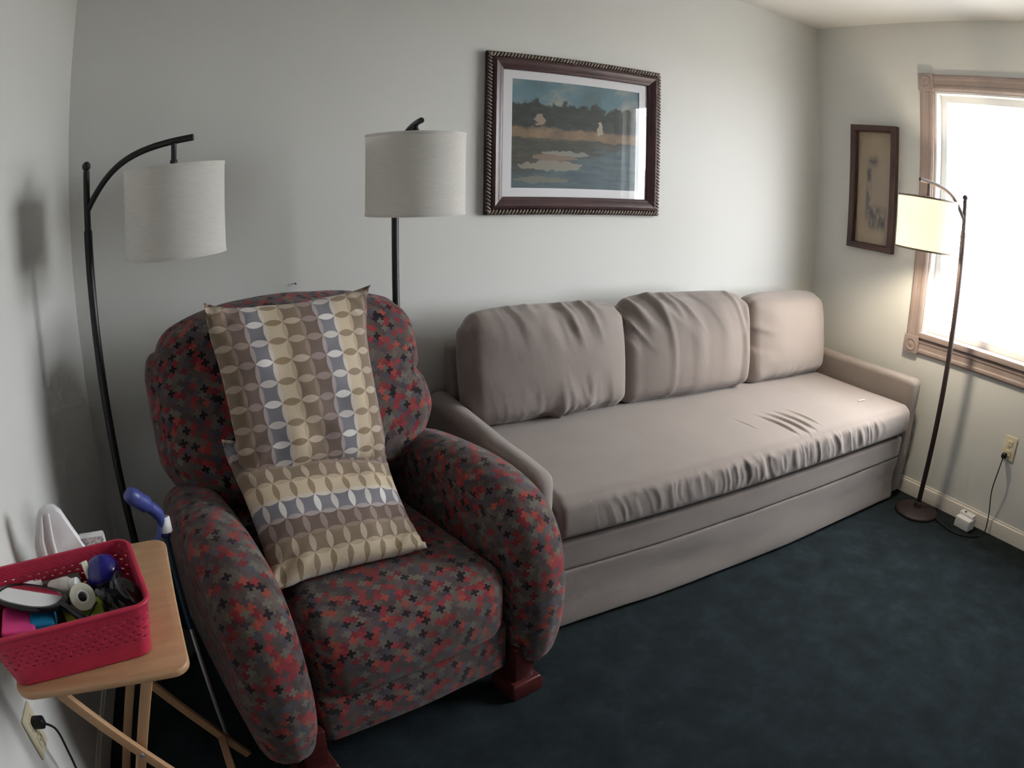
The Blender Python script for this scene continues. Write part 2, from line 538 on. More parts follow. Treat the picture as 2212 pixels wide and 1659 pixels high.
def lathe(prof, n=32, c=(0, 0, 0)):
    """prof: list of (r, z), closed top and bottom when r == 0"""
    V, F, rings = [], [], []
    for (r, z) in prof:
        if r < 1e-6:
            rings.append([len(V)])
            V.append((c[0], c[1], c[2] + z))
        else:
            rings.append(list(range(len(V), len(V) + n)))
            V += [(c[0] + r * math.cos(2 * math.pi * i / n), c[1] + r * math.sin(2 * math.pi * i / n), c[2] + z) for i in range(n)]
    for a, b in zip(rings, rings[1:]):
        for i in range(n):
            j = (i + 1) % n
            if len(a) == 1 and len(b) == 1:
                continue
            if len(a) == 1:
                F.append([a[0], b[j], b[i]])
            elif len(b) == 1:
                F.append([a[i], a[j], b[0]])
            else:
                F.append([a[i], a[j], b[j], b[i]])
    return V, F

def loft(secs, cap=True):
    """secs: list of closed loops with equal counts; UV from arc lengths"""
    n = len(secs[0])
    V = [tuple(p) for s in secs for p in s]
    F, U = [], []
    L = [0.0]
    for a, b in zip(secs, secs[1:]):
        L.append(L[-1] + float(np.mean(np.linalg.norm(np.array(a) - np.array(b), axis=1))))
    s0 = np.array(secs[len(secs) // 2])
    A = [0.0]
    for i in range(n):
        A.append(A[-1] + float(np.linalg.norm(s0[(i + 1) % n] - s0[i])))
    for k in range(len(secs) - 1):
        for i in range(n):
            j = (i + 1) % n
            F.append([k * n + i, k * n + j, (k + 1) * n + j, (k + 1) * n + i])
            U.append([(A[i], L[k]), (A[i + 1], L[k]), (A[i + 1], L[k + 1]), (A[i], L[k + 1])])
    if cap:
        for k, rev in ((0, True), (len(secs) - 1, False)):
            f = [k * n + i for i in range(n)]
            uv = [(V[q][0] + V[q][1], V[q][2]) for q in f]
            if rev:
                f.reverse()
                uv.reverse()
            F.append(f)
            U.append(uv)
    return V, F, U

def tube(path, r, n=12, cap=True):
    """path: points; r: radius or list"""
    P = [Vector(p) for p in path]
    rs = r if isinstance(r, (list, tuple)) else [r] * len(P)
    t0 = (P[1] - P[0]).normalized()
    up = Vector((0, 0, 1)) if abs(t0.z) < 0.9 else Vector((1, 0, 0))
    nx = t0.cross(up).normalized()
    secs = []
    for i, p in enumerate(P):
        t = (P[min(i + 1, len(P) - 1)] - P[max(i - 1, 0)]).normalized()
        nx = (nx - t * nx.dot(t)).normalized()
        ny = t.cross(nx)
        secs.append([p + (nx * math.cos(2 * math.pi * k / n) + ny * math.sin(2 * math.pi * k / n)) * rs[i] for k in range(n)])
    return loft(secs, cap)

def bez(p0, p1, p2, p3, n=16):
    p0, p1, p2, p3 = map(Vector, (p0, p1, p2, p3))
    return [p0 * (1 - t) ** 3 + p1 * 3 * t * (1 - t) ** 2 + p2 * 3 * t * t * (1 - t) + p3 * t ** 3 for t in (i / n for i in range(n + 1))]

def smooth_path(pts, n=8):
    P = [Vector(p) for p in pts]
    out = []
    for i in range(len(P) - 1):
        a = P[max(i - 1, 0)]
        b, c = P[i], P[i + 1]
        d = P[min(i + 2, len(P) - 1)]
        for k in range(n):
            t = k / n
            out.append(0.5 * (2 * b + (c - a) * t + (2 * a - 5 * b + 4 * c - d) * t * t + (3 * b - a - 3 * c + d) * t ** 3))
    out.append(P[-1])
    return out

def bar(a, b, w, d, side=Vector((0, 1, 0)), bev=0.003):
    """rounded rectangular bar from a to b; d is measured along side"""
    a, b = Vector(a), Vector(b)
    z = (b - a).normalized()
    y = (side - z * side.dot(z)).normalized()
    x = y.cross(z)
    V, F, U = rbox(w, d, (b - a).length, bev, (1, 1, 1), 2)
    c = (a + b) / 2
    return [c + x * v[0] + y * v[1] + z * v[2] for v in V], F, U

def _hash(i, j, k):
    n = (i * 374761393 + j * 668265263 + k * 2147483647 + 1013) & 0x7fffffff
    n = ((n ^ (n >> 13)) * 1274126177) & 0x7fffffff
    return ((n ^ (n >> 16)) & 0xffff) / 65535.0

def vnoise(x, y, s=0):
    """smooth value noise in -1..1, vectorised"""
    x = np.asarray(x, float)
    y = np.asarray(y, float) + 0 * x
    i, j = np.floor(x).astype(np.int64), np.floor(y).astype(np.int64)
    fx, fy = x - i, y - j
    fx, fy = fx * fx * (3 - 2 * fx), fy * fy * (3 - 2 * fy)
    a, b, c, d = _hash(i, j, s), _hash(i + 1, j, s), _hash(i, j + 1, s), _hash(i + 1, j + 1, s)
    return ((a * (1 - fx) + b * fx) * (1 - fy) + (c * (1 - fx) + d * fx) * fy) * 2 - 1

def sstep(a, b, x):
    t = np.clip((x - a) / (b - a), 0, 1)
    return t * t * (3 - 2 * t)

def ridge(n):
    """sharp creases from noise"""
    return 1 - np.minimum(1, np.abs(n) * 2.2)

# ------------------------------------------------------------------ room shell
SL = 0.055                                   # the left wall runs slightly out of square
YF = -5.6
lx = lambda y: SL * y
floor = struct(mk('floor', *box(-0.5, W + 0.12, YF - 0.1, 0.12, -0.1, 0.0)[:2], 'carpet', smooth=False), 'dark blue wall to wall carpet')
struct(mk('ceiling', *box(-0.5, W + 0.12, YF - 0.1, 0.12, H, H + 0.1)[:2], 'ceil', smooth=False), 'plain white ceiling')
struct(mk('wall_back', *box(-0.4, W + 0.12, 0.0, 0.12, 0, H)[:2], 'wall', smooth=False), 'off white wall behind the sofa')
V = [(0, 0, 0), (lx(YF), YF, 0), (lx(YF) - 0.1, YF, 0), (-0.1, 0, 0)]
V = V + [(x, y, H) for x, y, z in V]
struct(mk('wall_left', V, [[0, 1, 2, 3], [7, 6, 5, 4], [0, 4, 5, 1], [1, 5, 6, 2], [2, 6, 7, 3], [3, 7, 4, 0]], 'wall', smooth=False), 'off white wall beside the tray table')
struct(mk('wall_front', *box(-0.5, W + 0.12, YF - 0.1, YF, 0, H)[:2], 'wall', smooth=False), 'off white wall behind the viewer')
T = 0.13
wr = join(box(W, W + T, WY0, 0, 0, H), box(W, W + T, YF, WY1, 0, H), box(W, W + T, WY1, WY0, 0, WZ0 - 0.03), box(W, W + T, WY1, WY0, WZ1, H))
struct(mk('wall_right', wr[0], wr[1], 'wall', smooth=False), 'off white wall with the window')

struct(mk('ground', *box(W + T + 0.02, W + 60, -40, 40, -0.6, -0.5)[:2], plain('pale_gravel', (0.36, 0.35, 0.33, 1), 0.95, 0.1, var=0.2, vscale=2), smooth=False), 'pale ground outside the window')

def baseboard(name, a, b, nrm, lab):
    a, b, n = Vector(a), Vector(b), Vector(nrm).normalized()
    pr = [(0, 0), (0.012, 0), (0.012, 0.062), (0.010, 0.070), (0.006, 0.074), (0.005, 0.082), (0, 0.083)]
    secs = [[p + n * x + Vector((0, 0, z)) for x, z in pr] for p in (a, b)]
    struct(mk(name, *loft(secs), angle=25) if False else mk(name, *loft(secs)[:2], 'base', angle=25), lab)
baseboard('baseboard_right', (W, 0, 0), (W, YF, 0), (-1, 0, 0), 'cream baseboard under the window')
baseboard('baseboard_back', (0, 0, 0), (W, 0, 0), (0, -1, 0), 'cream baseboard behind the sofa')
baseboard('baseboard_left', (0, 0, 0), (lx(YF), YF, 0), (1, -SL, 0), 'cream baseboard beside the tray table')

# window with wooden casing and corner blocks
win = bpy.data.objects.new('window_1', None)
col.objects.link(win)
struct(win, 'bright window with brownish wooden casing and square corner blocks')
CW = 0.083
FX = W - 0.018
def casing_profile(length):
    """fluted casing strip along +z, width along y, proud towards -x"""
    pr = [(-CW / 2, 0), (-CW / 2, 0.012), (-CW / 2 + 0.010, 0.018), (-CW / 2 + 0.022, 0.018), (-CW / 2 + 0.030, 0.014), (CW / 2 - 0.030, 0.014), (CW / 2 - 0.022, 0.018), (CW / 2 - 0.010, 0.018), (CW / 2, 0.012), (CW / 2, 0)]
    return pr
def casing(a, b, across):
    a, b, ac = Vector(a), Vector(b), Vector(across)
    secs = [[p + ac * u + Vector((-d, 0, 0)) for u, d in casing_profile(0)] for p in (a, b)]
    V, F, U = loft(secs)
    mk('casing', V, F, 'trim', win, angle=25)
zb, zt = 0.73 + CW / 2, WZ1 + CW / 2
yl, yr = WY0 + CW / 2, WY1 - CW / 2
casing((W, yl, zb), (W, yl, zt), (0, 1, 0))
casing((W, yr, zb), (W, yr, zt), (0, 1, 0))
casing((W, yl, zt), (W, yr, zt), (0, 0, 1))
casing((W, yl, zb), (W, yr, zb), (0, 0, 1))
for y in (yl, yr):
    for z in (zb, zt):
        hb = CW / 2 + 0.004
        b = mk('corner_block', *box(W - 0.024, W, y - hb, y + hb, z - hb, z + hb, 0.003, 2)[:2], 'trim', win)
        V, F = lathe([(0.0, 0.003), (0.010, 0.003), (0.013, 0.001), (0.022, 0.001), (0.026, 0.004), (0.031, 0.004), (0.034, 0.0)], 28)
        V = [(W - 0.024 - q[2], y + q[0], z + q[1]) for q in V]
        mk('rosette', V, [f[::-1] for f in F], 'trim', b)
mk('stool', *box(W - 0.03, W + 0.10, WY1 + 0.001, WY0 - 0.001, WZ0 - 0.029, WZ0, 0.004, 2)[:2], 'trim', win)
jam = join(box(W, W + T, WY0 - 0.002, WY0 - 0.014, WZ0, WZ1), box(W, W + T, WY1 + 0.002, WY1 + 0.014, WZ0, WZ1), box(W, W + T, WY1 + 0.014, WY0 - 0.014, WZ1 - 0.014, WZ1 - 0.002))
mk('jamb', jam[0], jam[1], 'vinyl', win, smooth=False)
sx0, sx1 = W + 0.055, W + 0.085
ya, yb_, za, zc = WY0 - 0.014, WY1 + 0.014, WZ0, WZ1 - 0.014
fw = 0.034
sash = join(box(sx0, sx1, ya - fw, ya, za, zc), box(sx0, sx1, yb_, yb_ + fw, za, zc), box(sx0, sx1, yb_ + fw, ya - fw, zc - fw, zc), box(sx0, sx1, yb_ + fw, ya - fw, za, za + fw))
mk('sash', sash[0], sash[1], 'vinyl', win, smooth=False)
mk('pane', *box(sx0 + 0.012, sx0 + 0.016, yb_ + fw, ya - fw, za + fw, zc - fw)[:2], 'pane', win, smooth=False)

# ------------------------------------------------------------------ sofa
SX0, SX1 = 1.314, 3.520
sofa = thing('daybed_sofa', 'long taupe slipcovered daybed sofa along the back wall', 'sofa', ((SX0 + SX1) / 2, -0.45, 0))
so = Vector(sofa.location)
def spart(name, b, disp=None, r=0.02, n=(4, 4, 4), m=3):
    x0, x1, y0, y1, z0, z1 = b
    V, F, U = rbox(x1 - x0, y1 - y0, z1 - z0, r, n, m, disp, ((x0 + x1) / 2 - so.x, (y0 + y1) / 2 - so.y, (z0 + z1) / 2))
    return mk(name, V, F, 'sofa', sofa, U, angle=180)
def fabric(amp, sx, sz, seed):
    def d(P, N, Q):
        w = vnoise(P[:, 0] * sx + seed, P[:, 2] * sz + P[:, 1] * sz, seed) + 0.5 * vnoise(P[:, 0] * sx * 2.1, P[:, 2] * sz * 2.3 + P[:, 1] * sz, seed + 3)
        return P + N * (amp * w)[:, None]
    return d
spart('armrest', (SX0, 1.408, -0.905, -0.03, 0.03, 0.615), fabric(0.003, 12, 6, 2), 0.045, (3, 30, 20))
spart('armrest', (3.434, SX1, -0.875, -0.03, 0.03, 0.628), fabric(0.003, 12, 6, 5), 0.028, (3, 30, 20))
spart('back_frame', (1.392, 3.440, -0.115, -0.022, 0.05, 0.80), fabric(0.003, 6, 6, 7), 0.03, (40, 3, 14))
spart('deck', (1.400, 3.440, -0.835, -0.10, 0.05, 0.352), None, 0.01, (2, 2, 2))

def skirt_disp(P, N, Q):
    # loose fabric panel with broad diagonal drags
    x, z = P[:, 0], P[:, 2]
    w = 0.006 * vnoise(x * 2.2 + z * 4, z * 7, 11) + 0.003 * vnoise(x * 7 - z * 9, z * 14, 12)
    P = P + N * w[:, None]
    P[:, 1] -= 0.012 * sstep(0.2, -1.0, Q[:, 2])
    return P
spart('skirt_panel', (1.410, 3.430, -0.862, -0.835, 0.012, 0.232), skirt_disp, 0.008, (90, 1, 14), 2)
spart('front_rail', (1.410, 3.430, -0.866, -0.830, 0.236, 0.341), fabric(0.002, 4, 10, 14), 0.012, (60, 1, 8), 2)

MX0, MX1 = 1.418, 3.428
def matt_disp(P, N, Q):
    x = P[:, 0] + (MX0 + MX1) / 2
    y = P[:, 1] - 0.50
    front = sstep(-0.93, -0.995, Q[:, 1])
    # domed top and softly bulging front
    P = P.copy()
    P[:, 2] += 0.014 * (1 - Q[:, 0] ** 4) * (1 - np.abs(Q[:, 1]) ** 4) * (Q[:, 2] > 0)
    P[:, 1] -= 0.012 * (1 - Q[:, 2] ** 2) * front
    # vertical gathers on the front edge
    zone = sstep(1.50, 1.75, x) * (1 - sstep(3.02, 3.25, x))
    dens = 0.45 + 0.55 * sstep(-0.4, 0.6, vnoise(x * 3.1, 0.3, 21))
    xx = x + 0.028 * Q[:, 2] + 0.010 * vnoise(x * 9, Q[:, 2] * 1.3, 22)
    g = ridge(vnoise(xx * 30, Q[:, 2] * 0.6 + 3, 23)) - 0.45
    g2 = ridge(vnoise(xx * 47, Q[:, 2] * 0.8 + 9, 24)) - 0.45
    band = np.exp(-((Q[:, 2] - 0.05) / 0.75) ** 4)
    amp = (0.0070 * g + 0.0042 * g2) * zone * dens * band * front
    P += N * amp[:, None]
    # a few diagonal creases on the top behind the front edge
    top = sstep(0.7, 1.0, Q[:, 2]) * (Q[:, 2] > 0)
    for (cx, cy, L, w, a) in ((2.54, -0.735, 0.105, 0.008, 0.007), (2.60, -0.74, 0.115, 0.008, 0.008), (2.655, -0.735, 0.11, 0.008, 0.007), (2.715, -0.72, 0.085, 0.007, 0.005), (2.40, -0.67, 0.06, 0.006, 0.0025)):
        dx, dy = x - cx, y - cy
        s = (0.10 * dx - 0.995 * dy)
        t = dx * 0.995 + dy * 0.10 + 1.2 * s * s
        P[:, 2] -= a * np.exp(-(t / w) ** 2) * np.exp(-(s / L) ** 4) * top
        P[:, 2] += 0.5 * a * np.exp(-((t - 1.8 * w) / w) ** 2) * np.exp(-(s / L) ** 4) * top
    P[:, 2] += 0.0025 * vnoise(x * 3 + 5, y * 5, 31) * top
    return P
spart('seat_mattress', (MX0, MX1, -0.885, -0.115, 0.357, 0.508), matt_disp, 0.036, (420, 40, 10), 5)
V, F, U = rbox(0.055, 0.010, 0.0012, 0.0005, (4, 1, 1), 1)
st = mk('stain', [(v[0] + 3.193 - so.x, v[1] - 0.714 - so.y, v[2] + 0.5205) for v in V], F, plain('pale_stain', (0.56, 0.49, 0.42, 1), 0.9), sofa)
st['label'] = 'small pale mark on the seat'

def back_cushion(label, cx, w, h, th, y, z, rx, rz, seed, style):
    def d(P, N, Q):
        P = P.copy()
        f = (1 - np.abs(Q[:, 0]) ** 3) * (1 - np.abs(Q[:, 2]) ** 3)
        P[:, 1] += np.sign(Q[:, 1]) * 0.062 * f * np.abs(Q[:, 1])
        # soft pulled-in sides and rounded top corners
        P[:, 0] *= 1 - 0.03 * np.abs(Q[:, 2]) ** 2
        P[:, 2] -= 0.040 * np.abs(Q[:, 0]) ** 5 * np.maximum(Q[:, 2], 0)
        front = sstep(0.1, -0.6, Q[:, 1])
        x, zz = P[:, 0], P[:, 2]
        if style == 0:
            e = sstep(0.05, 0.95, np.abs(Q[:, 2]))
            xx = x + 0.28 * zz
            g = ridge(vnoise(xx * 13, zz * 2.4, seed)) - 0.4
            g2 = ridge(vnoise(xx * 22 + 4, zz * 3.1, seed + 1)) - 0.4
            k = np.exp(-((x - 0.06) / 0.24) ** 2)
            a = (0.020 * g + 0.009 * g2) * e * k + 0.008 * vnoise(x * 5, zz * 6, seed + 2)
        elif style == 1:
            xx = x + 0.10 * sstep(-0.1, 0.2, zz) * zz * 3
            tl = sstep(0.22, -0.30, x) * sstep(-0.05, 0.16, zz)
            g = ridge(vnoise((x * 0.85 + zz * 0.65) * 22, (zz - x) * 1.7, seed)) - 0.4
            g2 = ridge(vnoise(xx * 12, zz * 1.3 + 5, seed + 1)) - 0.4
            a = 0.020 * g * tl + 0.011 * g2 * (0.3 + 0.7 * sstep(-0.7, 0.8, Q[:, 2])) + 0.006 * vnoise(x * 5, zz * 5, seed + 2)
            P[:, 1] -= 0.020 * np.exp(-((x - 0.31) / 0.025) ** 2) * front * (1 - np.abs(Q[:, 2]) ** 6)
        else:
            lf = sstep(-0.10, -0.33, x)
            g = ridge(vnoise(x * 7 + zz * 5, zz * 12, seed)) - 0.4
            b = np.exp(-((Q[:, 2] + 0.95) / 0.25) ** 2) * np.exp(-((x + 0.02) / 0.18) ** 2)
            g2 = ridge(vnoise(x * 24, zz * 2, seed + 1)) - 0.4
            a = 0.012 * g * lf + 0.008 * g2 * b + 0.005 * vnoise(x * 4, zz * 5, seed + 2)
        P += N * (a * front)[:, None]
        return P
    V, F, U = rbox(w, th, h, 0.064, (64, 4, 44), 6, d)
    o = mk('back_cushion', V, F, 'sofa', None, U, angle=180)
    o.matrix_world = Matrix.Translation((cx, y, z)) @ Matrix.Rotation(rz, 4, 'Z') @ Matrix.Rotation(rx, 4, 'X')
    return tag(o, label, 'cushion', 'sofa back cushions')
back_cushion('taupe sofa back cushion nearest the recliner, wrinkled at bottom centre', 1.745, 0.72, 0.440, 0.13, -0.205, 0.730, math.radians(-9), math.radians(-1), 41, 0)
back_cushion('middle taupe sofa back cushion with deep creases at its upper left', 2.430, 0.735, 0.455, 0.13, -0.215, 0.738, math.radians(-8), math.radians(-3), 52, 1)
back_cushion('smooth taupe sofa back cushion in the corner under the small picture', 3.115, 0.655, 0.440, 0.13, -0.195, 0.722, math.radians(-9), math.radians(2), 63, 2)

# ------------------------------------------------------------------ recliner
ch = thing('recliner_chair', 'rolled-arm recliner in dark red and grey plus-pattern upholstery', 'armchair', (0.878, -1.128, 0), math.radians(12))
CR = Matrix.Translation((0.878, -1.128, 0)) @ Matrix.Rotation(math.radians(12), 4, 'Z')
def arm(sgn):
    """rolled arm: a side profile stacked across x, so the cloth runs over the top and down the front"""
    pts = [(0.0, 0.100), (-0.045, 0.118), (-0.072, 0.20), (-0.084, 0.32), (-0.076, 0.43), (-0.045, 0.53), (0.01, 0.603), (0.09, 0.645), (0.20, 0.665), (0.34, 0.666), (0.47, 0.656), (0.58, 0.638),
           (0.66, 0.600), (0.71, 0.52), (0.725, 0.38), (0.722, 0.22), (0.70, 0.125), (0.64, 0.100), (0.40, 0.095), (0.18, 0.095)]
    n0 = len(pts)
    P = []
    for i in range(n0):
        a, b, c, d = [np.array(pts[(i + k) % n0]) for k in (-1, 0, 1, 2)]
        for k in range(4):
            t = k / 4
            P.append(0.5 * (2 * b + (c - a) * t + (2 * a - 5 * b + 4 * c - d) * t * t + (3 * b - a - 3 * c + d) * t ** 3))
    P = np.array(P)
    tn = np.roll(P, -1, 0) - np.roll(P, 1, 0)
    tn /= np.linalg.norm(tn, axis=1, keepdims=True)
    nr = np.c_[-tn[:, 1], tn[:, 0]]
    cen = P.mean(0)
    if ((cen - P) * nr).sum() < 0:
        nr = -nr
    hw, r = 0.089, 0.074
    secs = []
    prof = [(-hw + r - r * math.cos(f), r - r * math.sin(f)) for f in (math.pi / 2 * k / 7 for k in range(1, 8))]
    prof = [(x, i) for x, i in prof] + [(0.0, -0.004)] + [(-x, i) for x, i in reversed(prof)]
    for (x, ins) in prof:
        L = P + nr * ins
        w = 1.0 + 0.0 * P[:, 1]
        taper = 1 - 0.10 * sstep(0.30, 0.10, P[:, 1])
        secs.append([(sgn * 0.384 + x * tp, q[0], q[1]) for q, tp in zip(L, taper)])
    V, F, U = loft(secs)
    U = U[:-2] + [[(V[i][1] + 7, V[i][2]) for i in f] for f in F[-2:]]
    return mk('armrest', V, F, 'plus', ch, U, angle=180)
arm(-1)
arm(1)
def soft(bx=0.0, by=0.0, bz=0.0, amp=0.004, seed=1, sc=7):
    def d(P, N, Q):
        P = P.copy()
        f = lambda a, b: (1 - np.abs(Q[:, a]) ** 2.5) * (1 - np.abs(Q[:, b]) ** 2.5)
        P[:, 0] += np.sign(Q[:, 0]) * bx * f(1, 2) * np.abs(Q[:, 0])
        P[:, 1] += np.sign(Q[:, 1]) * by * f(0, 2) * np.abs(Q[:, 1])
        P[:, 2] += np.sign(Q[:, 2]) * bz * f(0, 1) * np.abs(Q[:, 2])
        return P + N * (amp * vnoise(P[:, 0] * sc + seed, P[:, 2] * sc + P[:, 1] * sc, seed))[:, None]
    return d
def cpart(name, dims, r, c, n=(24, 12, 16), m=4, disp=None, rx=0.0):
    V, F, U = rbox(*dims, r, n, m, disp)
    M = Matrix.Translation(c) @ Matrix.Rotation(rx, 4, 'X')
    return mk(name, [M @ Vector(v) for v in V], F, 'plus', ch, U, angle=180)
cpart('seat_cushion', (0.590, 0.66, 0.25), 0.085, (0, 0.292, 0.352), disp=soft(0, 0.018, 0.018, 0.004, 3))
cpart('footrest', (0.590, 0.15, 0.185), 0.030, (0, 0.050, 0.199), disp=soft(0, 0.014, 0, 0.004, 4))
rx = math.radians(-17)
# reclined back: one broad pad with a tucked crease, and an outer shell
def back_disp(P, N, Q):
    P = P.copy()
    f = (1 - np.abs(Q[:, 0]) ** 2.5) * (1 - np.abs(Q[:, 2]) ** 4)
    P[:, 1] += np.sign(Q[:, 1]) * 0.030 * f * np.abs(Q[:, 1])
    up = np.maximum(Q[:, 2], 0)
    P[:, 2] -= 0.085 * np.abs(Q[:, 0]) ** 3.2 * up ** 1.5
    P[:, 0] *= 1 - 0.045 * sstep(0.45, 1.0, Q[:, 2])
    P[:, 0] *= 1 - 0.20 * sstep(-0.35, -1.05, Q[:, 2])
    P[:, 0] += 0.016 * sstep(0.0, 1.0, Q[:, 0]) * np.exp(-((Q[:, 2] + 0.30) / 0.22) ** 2)
    groove = np.exp(-((Q[:, 2] + 0.02 - 0.05 * Q[:, 0]) / 0.055) ** 2) * sstep(0.6, -0.4, Q[:, 1]) * (0.15 + 0.85 * sstep(-0.2, 0.8, Q[:, 0]))
    P -= N * (0.014 * groove)[:, None]
    return P + N * (0.005 * vnoise(P[:, 0] * 7 + 3, P[:, 2] * 7, 5))[:, None]
cpart('backrest', (0.880, 0.19, 0.600), 0.078, (-0.005, 0.672, 0.805), (36, 6, 40), 5, back_disp, rx)
cpart('back_shell', (0.740, 0.13, 0.74), 0.05, (0, 0.755, 0.620), (20, 4, 20), 4, soft(0, 0.01, 0, 0.003, 8), rx)
cpart('seat_base', (0.600, 0.56, 0.14), 0.02, (0, 0.42, 0.185), (4, 4, 4), 2)
for lx_, ly_ in ((0.335, -0.005), (-0.335, -0.005), (0.335, 0.66), (-0.335, 0.66)):
    lg = mk('leg', *join(rbox(0.078, 0.078, 0.16, 0.004, (1, 1, 1), 2, lambda P, N, Q: P * np.c_[0.92 + 0.10 * Q[:, 2], 0.92 + 0.10 * Q[:, 2], np.ones(len(P))], (lx_, ly_, 0.11)))[:2], 'mahog', ch, angle=30)
    def blk(P, N, Q):
        P = P.copy()
        k = 1 - 0.10 * sstep(0.2, 1.0, Q[:, 2])
        P[:, 0] *= k
        P[:, 1] *= k
        return P
    V, F, U = rbox(0.112, 0.112, 0.056, 0.006, (2, 2, 3), 2, blk, (lx_, ly_, 0.028))
    mk('foot_block', V, F, 'mahog', lg, angle=30)

# ------------------------------------------------------------------ throw pillows on the recliner
def throw_pillow(label, corners, th, seed, stripes_along_y, phase, bend=0.0):
    """corners TL, TR, BR, BL in chair space (x right, y back, z up)"""
    tl, tr, br, bl = [CR @ Vector(c) for c in corners]
    c = (tl + tr + br + bl) / 4
    ex = ((tr - tl) + (br - bl)).normalized()
    ey = ((tl - bl) + (tr - br))
    ey = (ey - ex * ey.dot(ex)).normalized()
    ez = ex.cross(ey)
    n = 48
    q = [[Vector((d.dot(ex), d.dot(ey), d.dot(ez))) for d in (p - c,)][0] for p in (tl, tr, br, bl)]
    g = np.linspace(-1, 1, n + 1)
    g = np.sign(g) * (1 - (1 - np.abs(g)) ** 1.25)
    V, F, U = [], [], []
    idx = {}
    cell = 0.0525
    wx, wy = (q[1] - q[0]).length, (q[0] - q[3]).length
    for side in (1, -1):
        for i in range(n + 1):
            for j in range(n + 1):
                u, v = g[i], g[j]
                edge = i in (0, n) or j in (0, n)
                if edge and side < 0:
                    idx[(i, j, -1)] = idx[(i, j, 1)]
                    continue
                a, b = (u + 1) / 2, (v + 1) / 2
                uu = u * (1 - 0.085 * (1 - v * v) * abs(u) ** 3)
                vv = v * (1 - 0.085 * (1 - u * u) * abs(v) ** 3)
                a, b = (uu + 1) / 2, (vv + 1) / 2
                p = q[3] * (1 - a) * (1 - b) + q[2] * a * (1 - b) + q[1] * a * b + q[0] * (1 - a) * b
                prof = ((1 - u ** 2) * (1 - v ** 2)) ** 0.42
                z = th * prof
                cor = abs(u) ** 5 * abs(v) ** 5
                wr_ = 0.009 * float(vnoise(u * 3.5 + seed, v * 3.5, seed)) * prof
                pk = 0.020 * (float(ridge(vnoise((u * math.copysign(1, v) + v) * 5, (u - v) * 2, seed + 5))) - 0.4) * (abs(u) * abs(v)) ** 2 * (0 if edge else 1)
                p = p + Vector((0, 0, side * (z + pk) + wr_ + bend * (u * u) + 0.045 * cor * math.sin(seed + 3 * u + 2 * v) + (0.008 * math.sin(9 * u + 7 * v + seed) if edge else 0)))
                idx[(i, j, side)] = len(V)
                V.append(p)
        for i in range(n):
            for j in range(n):
                f = [idx[(i, j, side)], idx[(i + 1, j, side)], idx[(i + 1, j + 1, side)], idx[(i, j + 1, side)]]
                uv = []
                for (ii, jj) in ((i, j), (i + 1, j), (i + 1, j + 1), (i, j + 1)):
                    s, t = (g[ii] + 1) / 2 * wx / cell, (g[jj] + 1) / 2 * wy / cell
                    uv.append((s + phase, t + 0.3) if stripes_along_y else (t + phase, s + 0.3))
                if side < 0:
                    f.reverse()
                    uv.reverse()
                F.append(f)
                U.append(uv)
    o = mk('throw_pillow', V, F, 'petal', None, U, angle=180)
    o.matrix_world = Matrix(((ex.x, ey.x, ez.x, c.x), (ex.y, ey.y, ez.y, c.y), (ex.z, ey.z, ez.z, c.z), (0, 0, 0, 1)))
    return tag(o, label, 'pillow', 'patterned pillows on the recliner')
throw_pillow('upper petal-patterned pillow with vertical stripes against the recliner back',
             ((-0.292, 0.53, 1.130), (0.195, 0.545, 1.116), (0.182, 0.385, 0.655), (-0.268, 0.360, 0.690)), 0.068, 3, True, 0.10)
throw_pillow('lower petal-patterned pillow with crosswise stripes lying on the recliner seat',
             ((-0.292, 0.46, 0.775), (0.195, 0.46, 0.675), (0.125, 0.120, 0.505), (-0.295, 0.130, 0.520)), 0.062, 8, False, 3.05)

